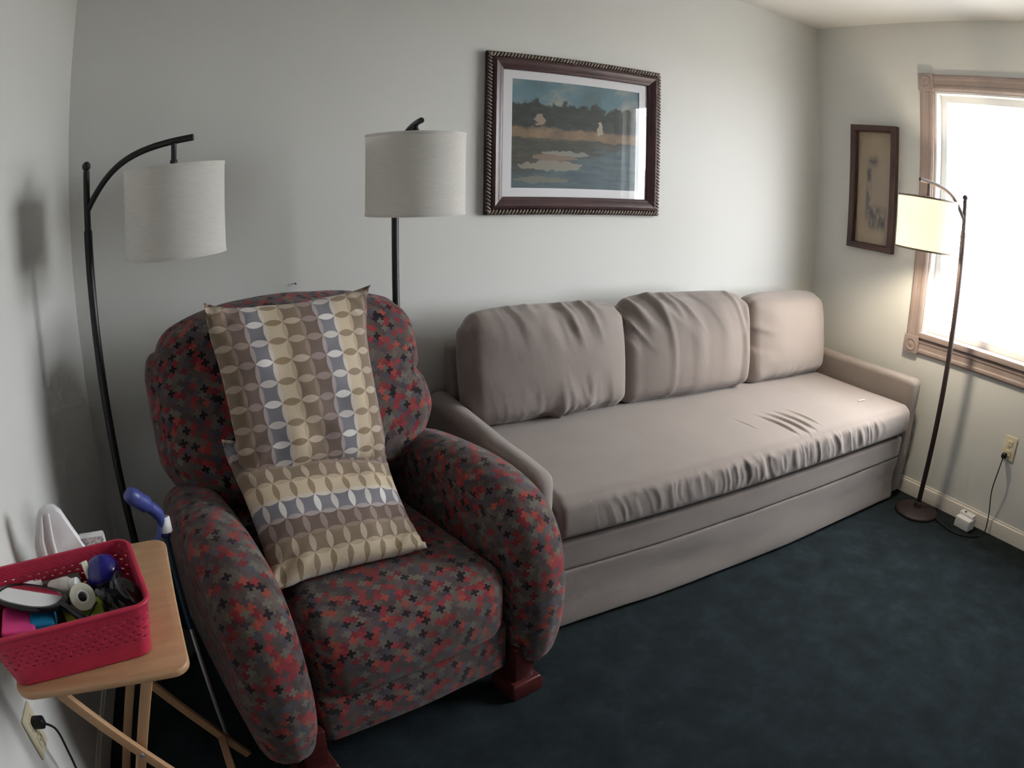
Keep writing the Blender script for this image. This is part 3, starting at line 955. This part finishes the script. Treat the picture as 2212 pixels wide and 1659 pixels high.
# ------------------------------------------------------------------ floor lamps
def floor_lamp(label, pole, axis, zj, ztop, zarm, zs1, zs0, D, metal, shade, lit=False, pr=0.0125, trim=False):
    o = thing('floor_lamp', label, 'lamp', (pole[0], pole[1], 0), 0, 'three arc floor lamps')
    a = Vector((axis[0] - pole[0], axis[1] - pole[1], 0))
    L = a.length
    d = a / L
    mk('base', *lathe([(0, 0.0), (0.118, 0.0), (0.120, 0.006), (0.118, 0.013), (0.105, 0.019), (0.045, 0.026), (0.024, 0.032), (0.020, 0.055), (0.015, 0.060), (0.0, 0.060)], 48), metal, o, angle=50)
    mk('lower_pole', *lathe([(0, 0.05), (pr, 0.05), (pr, zj - 0.075), (pr - 0.002, zj - 0.070), (0, zj - 0.070)], 20), metal, o)
    mk('upper_pole', *lathe([(0, zj - 0.072), (pr * 0.78, zj - 0.072), (pr * 0.78, ztop - 0.012), (0, ztop - 0.012)], 20), metal, o)
    R_ = pr * 1.05
    mk('finial', *lathe([(R_ * math.sin(math.pi * k / 12), ztop - R_ * math.cos(math.pi * k / 12)) for k in range(13)], 20), metal, o, angle=180)
    p0 = Vector((0, 0, zj - 0.015)) + d * 0.002
    p3 = d * (L + 0.055) + Vector((0, 0, zarm))
    path = bez(p0, p0 + d * 0.075 + Vector((0, 0, 0.115)), d * (L * 0.50) + Vector((0, 0, zarm - 0.012)), p3, 22)
    mk('arm', *tube(path, 0.0092, 12)[:2], metal, o, angle=60)
    # arm height above the shade axis
    zz = min(path, key=lambda p: abs(p.dot(d) - L)).z
    mk('stem', *[x if k else [tuple(Vector(q) + d * L) for q in x] for k, x in enumerate(lathe([(0, zs1 - 0.06), (0.0085, zs1 - 0.06), (0.0085, zs1 + 0.008), (0.0105, zs1 + 0.010), (0.0105, zs1 + 0.018), (0.0075, zs1 + 0.022), (0.0075, zz), (0, zz)], 18))], metal, o)
    C = d * L
    mk('socket', *lathe([(0, zs1 - 0.115), (0.017, zs1 - 0.115), (0.019, zs1 - 0.065), (0.010, zs1 - 0.055), (0, zs1 - 0.055)], 20, C), metal, o)
    r = D / 2
    sh = mk('shade', *lathe([(r, zs0), (r, zs0 + 0.004), (r * 0.995, (zs0 + zs1) / 2), (r, zs1 - 0.004), (r, zs1), (r - 0.0022, zs1), (r - 0.0022, zs0), (r, zs0)], 72, C), shade, o, angle=60)
    for z in (zs0, zs1):
        mk('rim', *lathe([(r + 0.0012, z - 0.004), (r + 0.0012, z + 0.004), (r - 0.0035, z + 0.004), (r - 0.0035, z - 0.004), (r + 0.0012, z - 0.004)], 72, C), 'shade_trim' if trim else shade, sh, angle=50)
    sp = []
    for k in range(3):
        an = 2 * math.pi * k / 3 + 0.4
        sp.append(tube([C + Vector((0, 0, zs1 - 0.012)), C + Vector((math.cos(an) * (r - 0.003), math.sin(an) * (r - 0.003), zs1 - 0.006))], 0.0018, 6))
    V, F, U = join(*sp)
    mk('spider', V, F, metal, sh)
    bz = zs1 - 0.150
    bm_ = NT('lamp_bulb', 0.3)
    bm_.col((0.9, 0.9, 0.88, 1))
    if lit:
        bm_.b.inputs['Emission Color'].default_value = (1.0, 0.86, 0.64, 1)
        bm_.b.inputs['Emission Strength'].default_value = LAMP_E
    mk('bulb', *lathe([(0.0, bz - 0.030), (0.018, bz - 0.026), (0.029, bz - 0.008), (0.029, bz + 0.004), (0.015, bz + 0.030), (0.013, bz + 0.040), (0, bz + 0.040)], 24, C), bm_.m, o, angle=180)
    return o
LAMP_E = 680.0
floor_lamp('black arc floor lamp beside the left wall, its arm fully in view', (0.166, -0.545), (0.424, -0.600), 1.428, 1.532, 1.572, 1.497, 1.268, 0.280, 'black', 'shade')
floor_lamp('black arc floor lamp behind the recliner, pale drum shade facing the viewer', (1.151, -0.220), (1.146, -0.450), 1.46, 1.565, 1.602, 1.560, 1.318, 0.304, 'black', 'shade')
lamp3 = floor_lamp('lit bronze arc floor lamp with glowing cream shade in front of the window', (3.434, -1.049), (3.220, -0.954), 1.450, 1.538, 1.580, 1.502, 1.275, 0.288, 'bronze', 'shade_lit', True, 0.0135, True)
lo = Vector(lamp3.location)
cpath = smooth_path([(3.45, -1.16, 0.008), (3.42, -1.24, 0.006), (3.41, -1.33, 0.006), (3.46, -1.41, 0.006), (3.545, -1.435, 0.007), (3.562, -1.425, 0.10), (3.555, -1.405, 0.22), (3.548, -1.415, 0.34), (3.556, -1.418, 0.395)], 8)
mk('power_cord', *tube([p - lo for p in cpath], 0.0032, 8)[:2], 'cord', lamp3)
mk('plug', *rbox(0.030, 0.026, 0.024, 0.006, (1, 1, 1), 2, None, (3.566 - lo.x, -1.418 - lo.y, 0.405))[:2], 'cord', lamp3)

# ------------------------------------------------------------------ pictures
def framed(name, label, M, w, h, prof, fmat, inset, matboard, art, artmat, artsize, beads=None, depth=0.028):
    """picture in the plane x-z of M, front towards -y"""
    o = thing(name, label, 'picture')
    o.matrix_world = M
    hw_, hh = w / 2, h / 2
    secs = []
    for (sx, sz) in ((-1, -1), (1, -1), (1, 1), (-1, 1), (-1, -1)):
        secs.append([(sx * (hw_ - ins), -dep, sz * (hh - ins)) for ins, dep in prof])
    for k in range(4):
        V, F, U = loft([secs[k], secs[k + 1]], True)
        rl = mk('frame_rail', V, F, fmat, o, angle=25)
        if beads:
            # twisted rope bead along the outer edge of this rail
            p, q = Vector(secs[k][0]), Vector(secs[k + 1][0])
            dr = (q - p).normalized()
            inw = dr.cross(Vector((0, -1, 0)))
            if inw.dot(Vector((0, 0, 0)) - (p + q) / 2) < 0:
                inw = -inw
            nb = int((q - p).length / 0.0145)
            parts = []
            for b in range(1, nb):
                c = p + dr * ((q - p).length * b / nb) + inw * beads[0] + Vector((0, -beads[1], 0))
                e1 = (dr * 0.55 + inw * 0.83).normalized()
                e2 = (e1.cross(Vector((0, -1, 0)))).normalized()
                e3 = Vector((0, -1, 0))
                vv, ff = lathe([(0, -1), (0.62, -0.7), (1, 0), (0.62, 0.7), (0, 1)], 6)
                parts.append(([c + e1 * (x[2] * 0.0135) + e2 * (x[0] * 0.0052) + e3 * (x[1] * 0.0065) for x in vv], ff))
            V, F, U = join(*parts)
            bo = mk('rope_moulding', V, F, 'bead', rl, angle=180)
            bo['label'] = 'twisted rope edge on the frame'
    iw, ih = hw_ - inset, hh - inset
    mk('backing', *box(-iw - 0.006, iw + 0.006, -0.006, -0.002, -ih - 0.006, ih + 0.006)[:2], fmat, o, smooth=False)
    if matboard:
        aw, ah = artsize[0] / 2, artsize[1] / 2
        y0, y1 = -0.010, -0.0065
        V, F, U = join(box(-iw - 0.004, iw + 0.004, y0, y1, ah, ih + 0.004), box(-iw - 0.004, iw + 0.004, y0, y1, -ih - 0.004, -ah), box(-iw - 0.004, -aw, y0, y1, -ah, ah), box(aw, iw + 0.004, y0, y1, -ah, ah))
        mk('mat_board', V, F, matboard, o, smooth=False)
    aw, ah = artsize[0] / 2 + 0.002, artsize[1] / 2 + 0.002
    V = [(-aw, -0.0064, -ah), (aw, -0.0064, -ah), (aw, -0.0064, ah), (-aw, -0.0064, ah)]
    V += [(x, -0.0060, z) for x, y, z in V]
    mk('print', V, [[0, 1, 2, 3], [7, 6, 5, 4]], artmat, o, [[(0, 0), (1, 0), (1, 1), (0, 1)], [(0, 1), (1, 1), (1, 0), (0, 0)]], smooth=False)
    mk('glass', *box(-iw - 0.004, iw + 0.004, -0.0125, -0.0105, -ih - 0.004, ih + 0.004)[:2], 'glass', o, smooth=False)
    return o
prof1 = [(0, 0.0), (0.0, 0.016), (0.004, 0.020), (0.020, 0.022), (0.026, 0.030), (0.036, 0.033), (0.046, 0.030), (0.056, 0.024), (0.064, 0.022), (0.070, 0.0185), (0.072, 0.012), (0.072, 0.0)]
framed('framed_picture', 'large dark mahogany framed riverside print with white mat above the sofa', Matrix.Translation((1.986, -0.004, 1.610)), 0.838, 0.661, prof1, 'frame', 0.072, 'mat', None, 'river', (0.612, 0.446), beads=(0.012, 0.0225))
prof2 = [(0, 0.0), (0.0, 0.036), (0.003, 0.040), (0.030, 0.040), (0.034, 0.034), (0.036, 0.012), (0.036, 0.0)]
M2 = Matrix.Translation((W - 0.002, -0.405, 1.530)) @ Matrix.Rotation(math.radians(-90), 4, 'Z')
framed('framed_picture', 'small tall brown framed courtyard sketch beside the window', M2, 0.302, 0.668, prof2, 'brown', 0.036, None, None, 'sketch', (0.232, 0.598))

# ------------------------------------------------------------------ outlets, adapter
def outlet(label, M):
    o = thing('wall_outlet', label, 'outlet')
    o.matrix_world = M
    mk('cover_plate', *rbox(0.072, 0.006, 0.118, 0.004, (1, 1, 1), 2, None, (0, -0.003, 0))[:2], 'ivory', o)
    for z in (0.024, -0.024):
        rc = mk('receptacle', *rbox(0.030, 0.004, 0.030, 0.010, (1, 1, 1), 3, None, (0, -0.0072, z))[:2], 'ivory', o)
        for dx, hh in ((-0.007, 0.010), (0.007, 0.008)):
            mk('slot', *box(dx - 0.001, dx + 0.001, -0.0097, -0.0085, z - hh / 2 + 0.003, z + hh / 2 + 0.003)[:2], 'dark', rc, smooth=False)
    mk('screw', *[x if k else [(q[0], -0.006 - q[2], q[1]) for q in x] for k, x in enumerate(lathe([(0, 0), (0.0035, 0), (0.003, 0.0012), (0, 0.0015)], 12))], 'alu', o)
    return o
outlet('ivory wall outlet with a black plug under the window', Matrix.Translation((W, -1.430, 0.440)) @ Matrix.Rotation(math.radians(-90), 4, 'Z'))
ol = outlet('ivory wall outlet low on the left wall under the tray table', Matrix.Translation((lx(-1.352), -1.352, 0.430)) @ Matrix.Rotation(math.radians(90) - math.atan(SL), 4, 'Z'))
pg = thing('power_plug', 'dark plug and cord in the outlet under the tray table', 'plug', (lx(-1.352) + 0.012, -1.352, 0.454))
mk('plug_body', *rbox(0.030, 0.024, 0.026, 0.006, (1, 1, 1), 2, None, (0.012, 0, 0))[:2], 'cord', pg)
mk('cord', *tube(smooth_path([(0.024, 0, -0.004), (0.045, 0.004, -0.03), (0.040, 0.012, -0.12), (0.022, 0.03, -0.30), (0.02, 0.10, -0.445)], 8), 0.003, 8)[:2], 'cord', pg)

ad = thing('power_adapter', 'small white power adapter on the carpet against the baseboard', 'adapter', (3.515, -1.318, 0), math.radians(-4))
mk('housing', *rbox(0.075, 0.095, 0.060, 0.008, (1, 1, 1), 3, None, (0, 0, 0.030))[:2], 'white', ad)
mk('cap', *rbox(0.040, 0.088, 0.018, 0.004, (1, 1, 1), 2, None, (0.016, 0.002, 0.066))[:2], 'white', ad)
mk('slot', *box(0.005, 0.022, 0.012, 0.022, 0.0745, 0.0762)[:2], 'dark', ad, smooth=False)

# ------------------------------------------------------------------ tray table
TZ = 0.67
ta = math.radians(4.7)
tb = thing('tray_table', 'light maple folding tray table between the left wall and recliner', 'table', (0.168, -1.257, 0), ta)
def tray_top():
    hw_, hl, r, n = 0.176, 0.247, 0.035, 8
    out = []
    for (cx, cy, a0) in ((hw_ - r, hl - r, 0), (-hw_ + r, hl - r, 90), (-hw_ + r, -hl + r, 180), (hw_ - r, -hl + r, 270)):
        for k in range(n + 1):
            a = math.radians(a0 + 90 * k / n)
            out.append((cx + r * math.cos(a), cy + r * math.sin(a)))
    lv = [(0.975, TZ - 0.018), (0.995, TZ - 0.015), (1.0, TZ - 0.011), (1.0, TZ - 0.005), (0.993, TZ - 0.001), (0.985, TZ)]
    return loft([[(x * s, y * s, z) for x, y in out] for s, z in lv])
mk('table_top', *tray_top()[:2], 'maple', tb, angle=50)
for v in (-0.150, 0.150):
    la = lambda z: -0.114 + (0.581 - z) / 1.707
    lb = lambda z: 0.078 - (0.582 - z) / 2.47
    va = v
    vb = v * 0.86
    mk('leg', *bar((la(0.650), va, 0.650), (la(0.004), va, 0.004), 0.023, 0.016)[:2], 'maple', tb)
    mk('leg', *bar((lb(0.650), vb, 0.650), (lb(0.004), vb, 0.004), 0.023, 0.016)[:2], 'maple', tb)
    zc_ = 0.392
    V, F = lathe([(0, -0.010), (0.006, -0.010), (0.006, 0.010), (0, 0.010)], 14)
    s = 1 if v > 0 else -1
    mk('bolt', [(la(zc_) + q[0], va + s * 0.004 + q[2], zc_ + q[1]) for q in V], F, 'alu', tb)
mk('stretcher', *bar((la(0.10), -0.142, 0.10), (la(0.10), 0.142, 0.10), 0.016, 0.022, Vector((1, 0, 0)))[:2], 'maple', tb)
mk('stretcher', *bar((lb(0.62), -0.122, 0.62), (lb(0.62), 0.122, 0.62), 0.016, 0.022, Vector((1, 0, 0)))[:2], 'maple', tb)

# ------------------------------------------------------------------ red basket
ba = math.radians(13)
BC = (0.1335, -1.365)
bk = thing('storage_basket', 'red woven-look plastic basket of small items on the tray table', 'basket', (BC[0], BC[1], TZ), ba)
def rrect(hx, hy, r, per=10, sx=16, sy=12):
    pts = []
    for (cx, cy, a0, nxt) in ((hx - r, hy - r, 0, sx), (-hx + r, hy - r, 90, sy), (-hx + r, -hy + r, 180, sx), (hx - r, -hy + r, 270, sy)):
        for k in range(per):
            a = math.radians(a0 + 90 * k / per)
            pts.append((cx + r * math.cos(a), cy + r * math.sin(a)))
        a = math.radians(a0 + 90)
        p = Vector((cx + r * math.cos(a), cy + r * math.sin(a)))
        nx_ = {0: (-hx + r, hy), 90: (-hx, -hy + r), 180: (hx - r, -hy), 270: (hx, hy - r)}[a0]
        q = Vector(nx_)
        for k in range(nxt):
            pts.append(tuple(p.lerp(q, k / nxt)))
    return pts
BH = 0.121
def basket_wall():
    rows = 48
    per, sx_, sy_ = 10, 80, 60
    V, F = [], []
    loops = []
    for k in range(rows + 1):
        t = k / rows
        hx, hy = 0.143 + 0.022 * t, 0.104 + 0.020 * t
        loops.append(rrect(hx, hy, 0.026 + 0.004 * t, per, sx_, sy_))
    n = len(loops[0])
    for k in range(rows + 1):
        z = 0.003 + (BH - 0.006) * k / rows
        for i, (x, y) in enumerate(loops[k]):
            # shallow woven ripple
            s = 1 + 0.004 * math.sin(i * math.pi / 2 + (k // 2 % 2) * math.pi)
            V.append((x * s, y * s, z))
    for k in range(rows):
        for i in range(n):
            hole = 14 <= k <= 40 and k % 4 == 1 and (i + (k // 4 % 2) * 3) % 6 in (0, 1)
            if not hole:
                j = (i + 1) % n
                F.append([k * n + i, k * n + j, (k + 1) * n + j, (k + 1) * n + i])
    return V, F
V, F = basket_wall()
bw = mk('basket_wall', V, F, 'red', bk, angle=60)
md = bw.modifiers.new('thick', 'SOLIDIFY')
md.thickness = 0.0028
md.offset = -1
bot = rrect(0.141, 0.102, 0.026)
mk('basket_floor', *loft([[(x, y, z) for x, y in bot] for z in (0.001, 0.004)])[:2], 'red', bk, angle=40)
secs = []
for (dx, z) in ((0.0, BH - 0.008), (0.004, BH - 0.006), (0.005, BH - 0.001), (0.002, BH + 0.002), (-0.003, BH + 0.001), (-0.004, BH - 0.006), (0.0, BH - 0.008)):
    secs.append([(x, y, z) for x, y in rrect(0.165 + dx, 0.124 + dx, 0.030 + dx)])
mk('basket_rim', *loft(secs, False)[:2], 'red', bk, angle=60)

BM = Matrix.Translation((BC[0], BC[1], TZ)) @ Matrix.Rotation(ba, 4, 'Z')
def inb(o, M=None):
    o.matrix_world = BM @ (M if M is not None else Matrix())
    return o
def bthing(name, label, cat, M=None):
    o = thing(name, label, cat)
    o['group'] = 'odds and ends in the red basket'
    return inb(o, M)
TR, RT = Matrix.Translation, Matrix.Rotation
def blob(rx_, ry_, rz_, n=28, k=16, amp=0.0, seed=0, ex=1.0):
    V, F = lathe([(math.sin(math.pi * i / k), -math.cos(math.pi * i / k)) for i in range(k + 1)], n)
    out = []
    for v in V:
        v = Vector(v)
        s = 1 + amp * float(vnoise(v.x * 2.3 + v.z * 1.7 + seed, v.y * 2.3 - v.z * 1.1, seed))
        out.append((v.x * rx_ * s, v.y * ry_ * s, v.z * rz_ * s))
    return out, F
# folded cards lining the bottom
g = bthing('notepad', 'lime green notepad under the tape roll in the red basket', 'notepad', TR((0.050, -0.022, 0.040)) @ RT(math.radians(8), 4, 'Z') @ RT(math.radians(4), 4, 'X'))
mk('pages', *box(-0.055, 0.055, -0.060, 0.060, 0.0, 0.020, 0.002)[:2], 'green', g)
mk('binding', *box(-0.056, 0.056, 0.052, 0.062, -0.001, 0.0215, 0.002)[:2], 'dark', g)
g = bthing('card_packet', 'hot pink packet with cyan end at the left of the red basket', 'packet', TR((-0.100, -0.030, 0.082)) @ RT(math.radians(-4), 4, 'Z') @ RT(math.radians(6), 4, 'Y'))
mk('sleeve', *rbox(0.070, 0.085, 0.026, 0.006, (1, 1, 1), 2)[:2], 'pink', g)
mk('end_flap', *rbox(0.055, 0.060, 0.028, 0.008, (1, 1, 1), 3, None, (0.050, 0.006, 0.001))[:2], 'cyan', g)['label'] = 'cyan end flap'
g = bthing('folded_card', 'grey olive folded card behind the mirror in the red basket', 'card', TR((-0.030, 0.058, 0.058)) @ RT(math.radians(3), 4, 'Z') @ RT(math.radians(28), 4, 'X'))
mk('front_leaf', *box(-0.075, 0.075, -0.045, 0.050, 0, 0.003, 0.001)[:2], 'olive', g)
mk('back_leaf', *[x if k else [(q[0], q[1], q[2] - 0.010 - 0.1 * (q[1] - 0.05)) for q in x] for k, x in enumerate(box(-0.075, 0.075, -0.045, 0.050, 0, 0.003, 0.001)[:2])], 'olive', g)
# hand mirror
g = bthing('hand_mirror', 'black hand mirror with handle lying across the red basket', 'mirror', TR((-0.066, 0.012, 0.106)) @ RT(math.radians(-30), 4, 'Z') @ RT(math.radians(-14), 4, 'X') @ RT(math.radians(4), 4, 'Y'))
def supere(a, b, n=44, e=0.75):
    return [(math.copysign(abs(math.cos(t)) ** e, math.cos(t)) * a, math.copysign(abs(math.sin(t)) ** e, math.sin(t)) * b) for t in (2 * math.pi * k / n for k in range(n))]
lv = [(0.95, -0.006), (1.0, -0.003), (1.0, 0.003), (0.96, 0.006), (0.87, 0.006), (0.84, 0.003)]
mk('mirror_frame', *loft([[(x * s, y * s, z) for x, y in supere(0.080, 0.056)] for s, z in lv])[:2], 'blackgl', g, angle=40)
mk('mirror_face', *loft([[(x * 0.86, y * 0.86, z) for x, y in supere(0.080, 0.056)] for z in (0.0032, 0.0045)])[:2], 'mirror', g, angle=40)
mk('handle', *tube([(0.074, -0.004, 0), (0.098, -0.012, -0.002), (0.128, -0.022, -0.010), (0.150, -0.028, -0.016)], [0.009, 0.0065, 0.0085, 0.0075], 12)[:2], 'blackgl', g)
# tape roll on its edge
g = bthing('tape_roll', 'cloudy white tape roll standing on edge in the red basket', 'tape', TR((0.040, 0.000, 0.088)) @ RT(math.radians(14), 4, 'Z') @ RT(math.radians(52), 4, 'X'))
mk('tape', *lathe([(0.026, -0.011), (0.0265, 0.0), (0.026, 0.011), (0.013, 0.011), (0.013, -0.011), (0.026, -0.011)], 40)[:2], 'tape', g, angle=40)
mk('core', *lathe([(0.0132, -0.0105), (0.0132, 0.0105), (0.0095, 0.0105), (0.0095, -0.0105), (0.0132, -0.0105)], 32)[:2], 'white', g, angle=40)
g = bthing('bottle', 'small off-white bottle lying behind the tape roll in the red basket', 'bottle', TR((0.008, 0.052, 0.088)) @ RT(math.radians(-25), 4, 'Z') @ RT(math.radians(75), 4, 'Y'))
mk('bottle_body', *lathe([(0, -0.034), (0.017, -0.034), (0.019, -0.030), (0.019, 0.010), (0.014, 0.018), (0, 0.018)], 28)[:2], plain('off_white_plastic', (0.62, 0.56, 0.52, 1), 0.5), g, angle=40)
mk('bottle_cap', *lathe([(0, 0.017), (0.0125, 0.017), (0.0125, 0.034), (0.010, 0.036), (0, 0.036)], 24)[:2], 'white', g, angle=40)
g = bthing('squeeze_tube', 'small white tube tip beside the mirror in the red basket', 'tube', TR((-0.085, 0.086, 0.084)) @ RT(math.radians(8), 4, 'Z') @ RT(math.radians(90), 4, 'Y'))
mk('tube_body', *loft([[(math.cos(t) * a, math.sin(t) * b, z) for t in (2 * math.pi * k / 20 for k in range(20))] for a, b, z in ((0.003, 0.019, -0.05), (0.009, 0.017, -0.02), (0.013, 0.014, 0.02), (0.012, 0.012, 0.028))])[:2], 'white', g, angle=40)
mk('tube_cap', *lathe([(0, 0.027), (0.010, 0.027), (0.009, 0.044), (0, 0.045)], 20)[:2], 'white', g, angle=40)
# glossy blue sphere-like dispenser with ribs
g = bthing('blue_dispenser', 'glossy dark blue rounded plastic dispenser at the back of the red basket', 'dispenser', TR((0.098, 0.062, 0.088)) @ RT(math.radians(20), 4, 'Z') @ RT(math.radians(-20), 4, 'X'))
mk('dome', *blob(0.040, 0.038, 0.042, 32, 18, 0.05, 4), 'bluegl', g, angle=180)
V, F = lathe([(0.034, -0.012), (0.041, -0.010), (0.042, 0.0), (0.041, 0.006), (0.034, 0.008), (0.034, -0.012)], 36)
mk('band', [(x, y * 0.9, z - 0.012) for x, y, z in V], F, 'blackgl', g, angle=40)
mk('clear_tab', *rbox(0.014, 0.004, 0.034, 0.003, (1, 1, 1), 2, None, (-0.035, -0.006, 0.024))[:2], 'tape', g)
# crumpled black bag
g = inb(tag(mk('plastic_bag', *blob(0.036, 0.062, 0.036, 48, 30, 0.42, 9), 'blackgl', None, angle=50), 'crumpled shiny black plastic bag at the right of the red basket', 'bag', 'odds and ends in the red basket'), TR((0.112, -0.030, 0.078)) @ RT(math.radians(4), 4, 'Z'))
mk('tie', *tube(smooth_path([(-0.045, -0.01, 0.02), (-0.07, -0.025, 0.006), (-0.085, -0.045, 0.004)], 6), 0.0022, 8)[:2], 'cord', g)

# ------------------------------------------------------------------ things behind the basket
wh = thing('plastic_scoop', 'white plastic scoop-shaped holder with rounded top behind the basket', 'holder', (0.066, -1.065, TZ), math.radians(4.7))
def scoop():
    out = [(-0.066, 0.0), (-0.060, 0.060), (-0.040, 0.118), (-0.026, 0.138), (-0.006, 0.146), (0.014, 0.142), (0.028, 0.128), (0.050, 0.076), (0.068, 0.036), (0.078, 0.0)]
    secs = []
    for (s, y) in ((0.965, -0.014), (1.0, -0.011), (1.0, 0.004), (0.97, 0.008)):
        secs.append([(x * s, y + 0.035 * (z / 0.146) ** 2 * 0.3, z * s + 0.0005) for x, z in out])
    V, F, U = loft(secs)
    return V, F
mk('shell', *scoop(), 'white', wh, angle=45)
mk('ridge', *tube([(-0.040, -0.012, 0.004), (-0.036, -0.011, 0.07), (-0.020, -0.008, 0.128)], [0.007, 0.006, 0.003], 10)[:2], 'white', wh)
mk('ridge', *tube([(-0.012, -0.013, 0.004), (-0.010, -0.012, 0.07), (-0.002, -0.008, 0.132)], [0.006, 0.005, 0.003], 10)[:2], 'white', wh)
cd = thing('printed_box', 'small white printed box standing behind the red basket', 'box', (0.150, -1.050, TZ), math.radians(4))
t = NT('printed_card', 0.7)
t.col(t.ramp(t.noise(t.mapping(t.coord(), (160, 40, 260)), 1.0, 2), [(0.45, (0.75, 0.73, 0.75, 1)), (0.55, (0.34, 0.31, 0.34, 1))]))
mk('carton', *box(-0.032, 0.032, -0.014, 0.014, 0.0, 0.056, 0.002)[:2], t.m, cd)
mk('flap', *box(-0.030, 0.030, -0.013, 0.013, 0.056, 0.058, 0.0008)[:2], 'white', cd)

# ------------------------------------------------------------------ reacher grabber leaning between table and chair
gr = thing('reacher_grabber', 'blue-handled reacher grabber with silver shaft leaning against the recliner', 'grabber', (0.333, -1.045, 0))
go = Vector(gr.location)
foot = Vector((0.333, -1.045, 0.012)) - go
top = Vector((0.316, -0.905, 0.645)) - go
dv = (top - foot)
pt = lambda f: foot + dv * f
mk('shaft', *tube([pt(0.03), pt(0.60)], 0.0062, 14)[:2], 'alu', gr)
mk('sleeve', *tube([pt(0.58), pt(0.60), pt(0.98)], [0.0075, 0.0085, 0.0085], 14)[:2], 'navyt', gr)
for s in (-1, 1):
    mk('jaw', *tube([pt(0.045), pt(0.02) + Vector((s * 0.012, 0, 0)), pt(-0.005) + Vector((s * 0.006, 0, 0.0))], [0.006, 0.005, 0.004], 10)[:2], 'dark', gr)
hp = [top + Vector((0.0, 0.0, -0.02)), top + Vector((-0.006, -0.01, 0.045)), top + Vector((-0.030, -0.03, 0.085)), top + Vector((-0.052, -0.05, 0.115)), top + Vector((-0.066, -0.06, 0.135))]
mk('handle', *tube(smooth_path(hp, 6), [0.013] * 6 + [0.016] * 6 + [0.021] * 6 + [0.022, 0.022, 0.021, 0.020, 0.018, 0.016] + [0.010], 14)[:2], 'gbl', gr, angle=180)
mk('trigger', *tube(smooth_path([top + Vector((-0.004, -0.004, 0.03)), top + Vector((-0.016, -0.02, -0.005)), top + Vector((-0.030, -0.032, -0.022)), top + Vector((-0.036, -0.04, -0.040))], 6), 0.0065, 12)[:2], 'gbl', gr, angle=180)
V, F = lathe([(0.0145, -0.020), (0.0165, -0.018), (0.0165, 0.018), (0.0145, 0.020), (0.013, 0.0), (0.0145, -0.020)], 24)
zq = dv.to_track_quat('Z', 'Y')
mk('collar', [top + Vector((0.004, -0.002, 0.012)) + zq @ Vector(q) for q in V], F, 'white', gr, angle=40)

# ------------------------------------------------------------------ nail left in the back wall
nl = thing('nail', 'tiny dark nail in the back wall above the recliner', 'nail', (0.835, 0.0, 1.066))
mk('nail_head', *[x if k else [(q[0], -0.010 - q[2], q[1]) for q in x] for k, x in enumerate(lathe([(0, 0), (0.0032, 0), (0.0030, 0.0012), (0, 0.0016)], 12))], 'dark', nl)
mk('shank', *tube([(0, 0.0, 0.0), (0, -0.0105, 0.0)], 0.0014, 8)[:2], 'alu', nl)
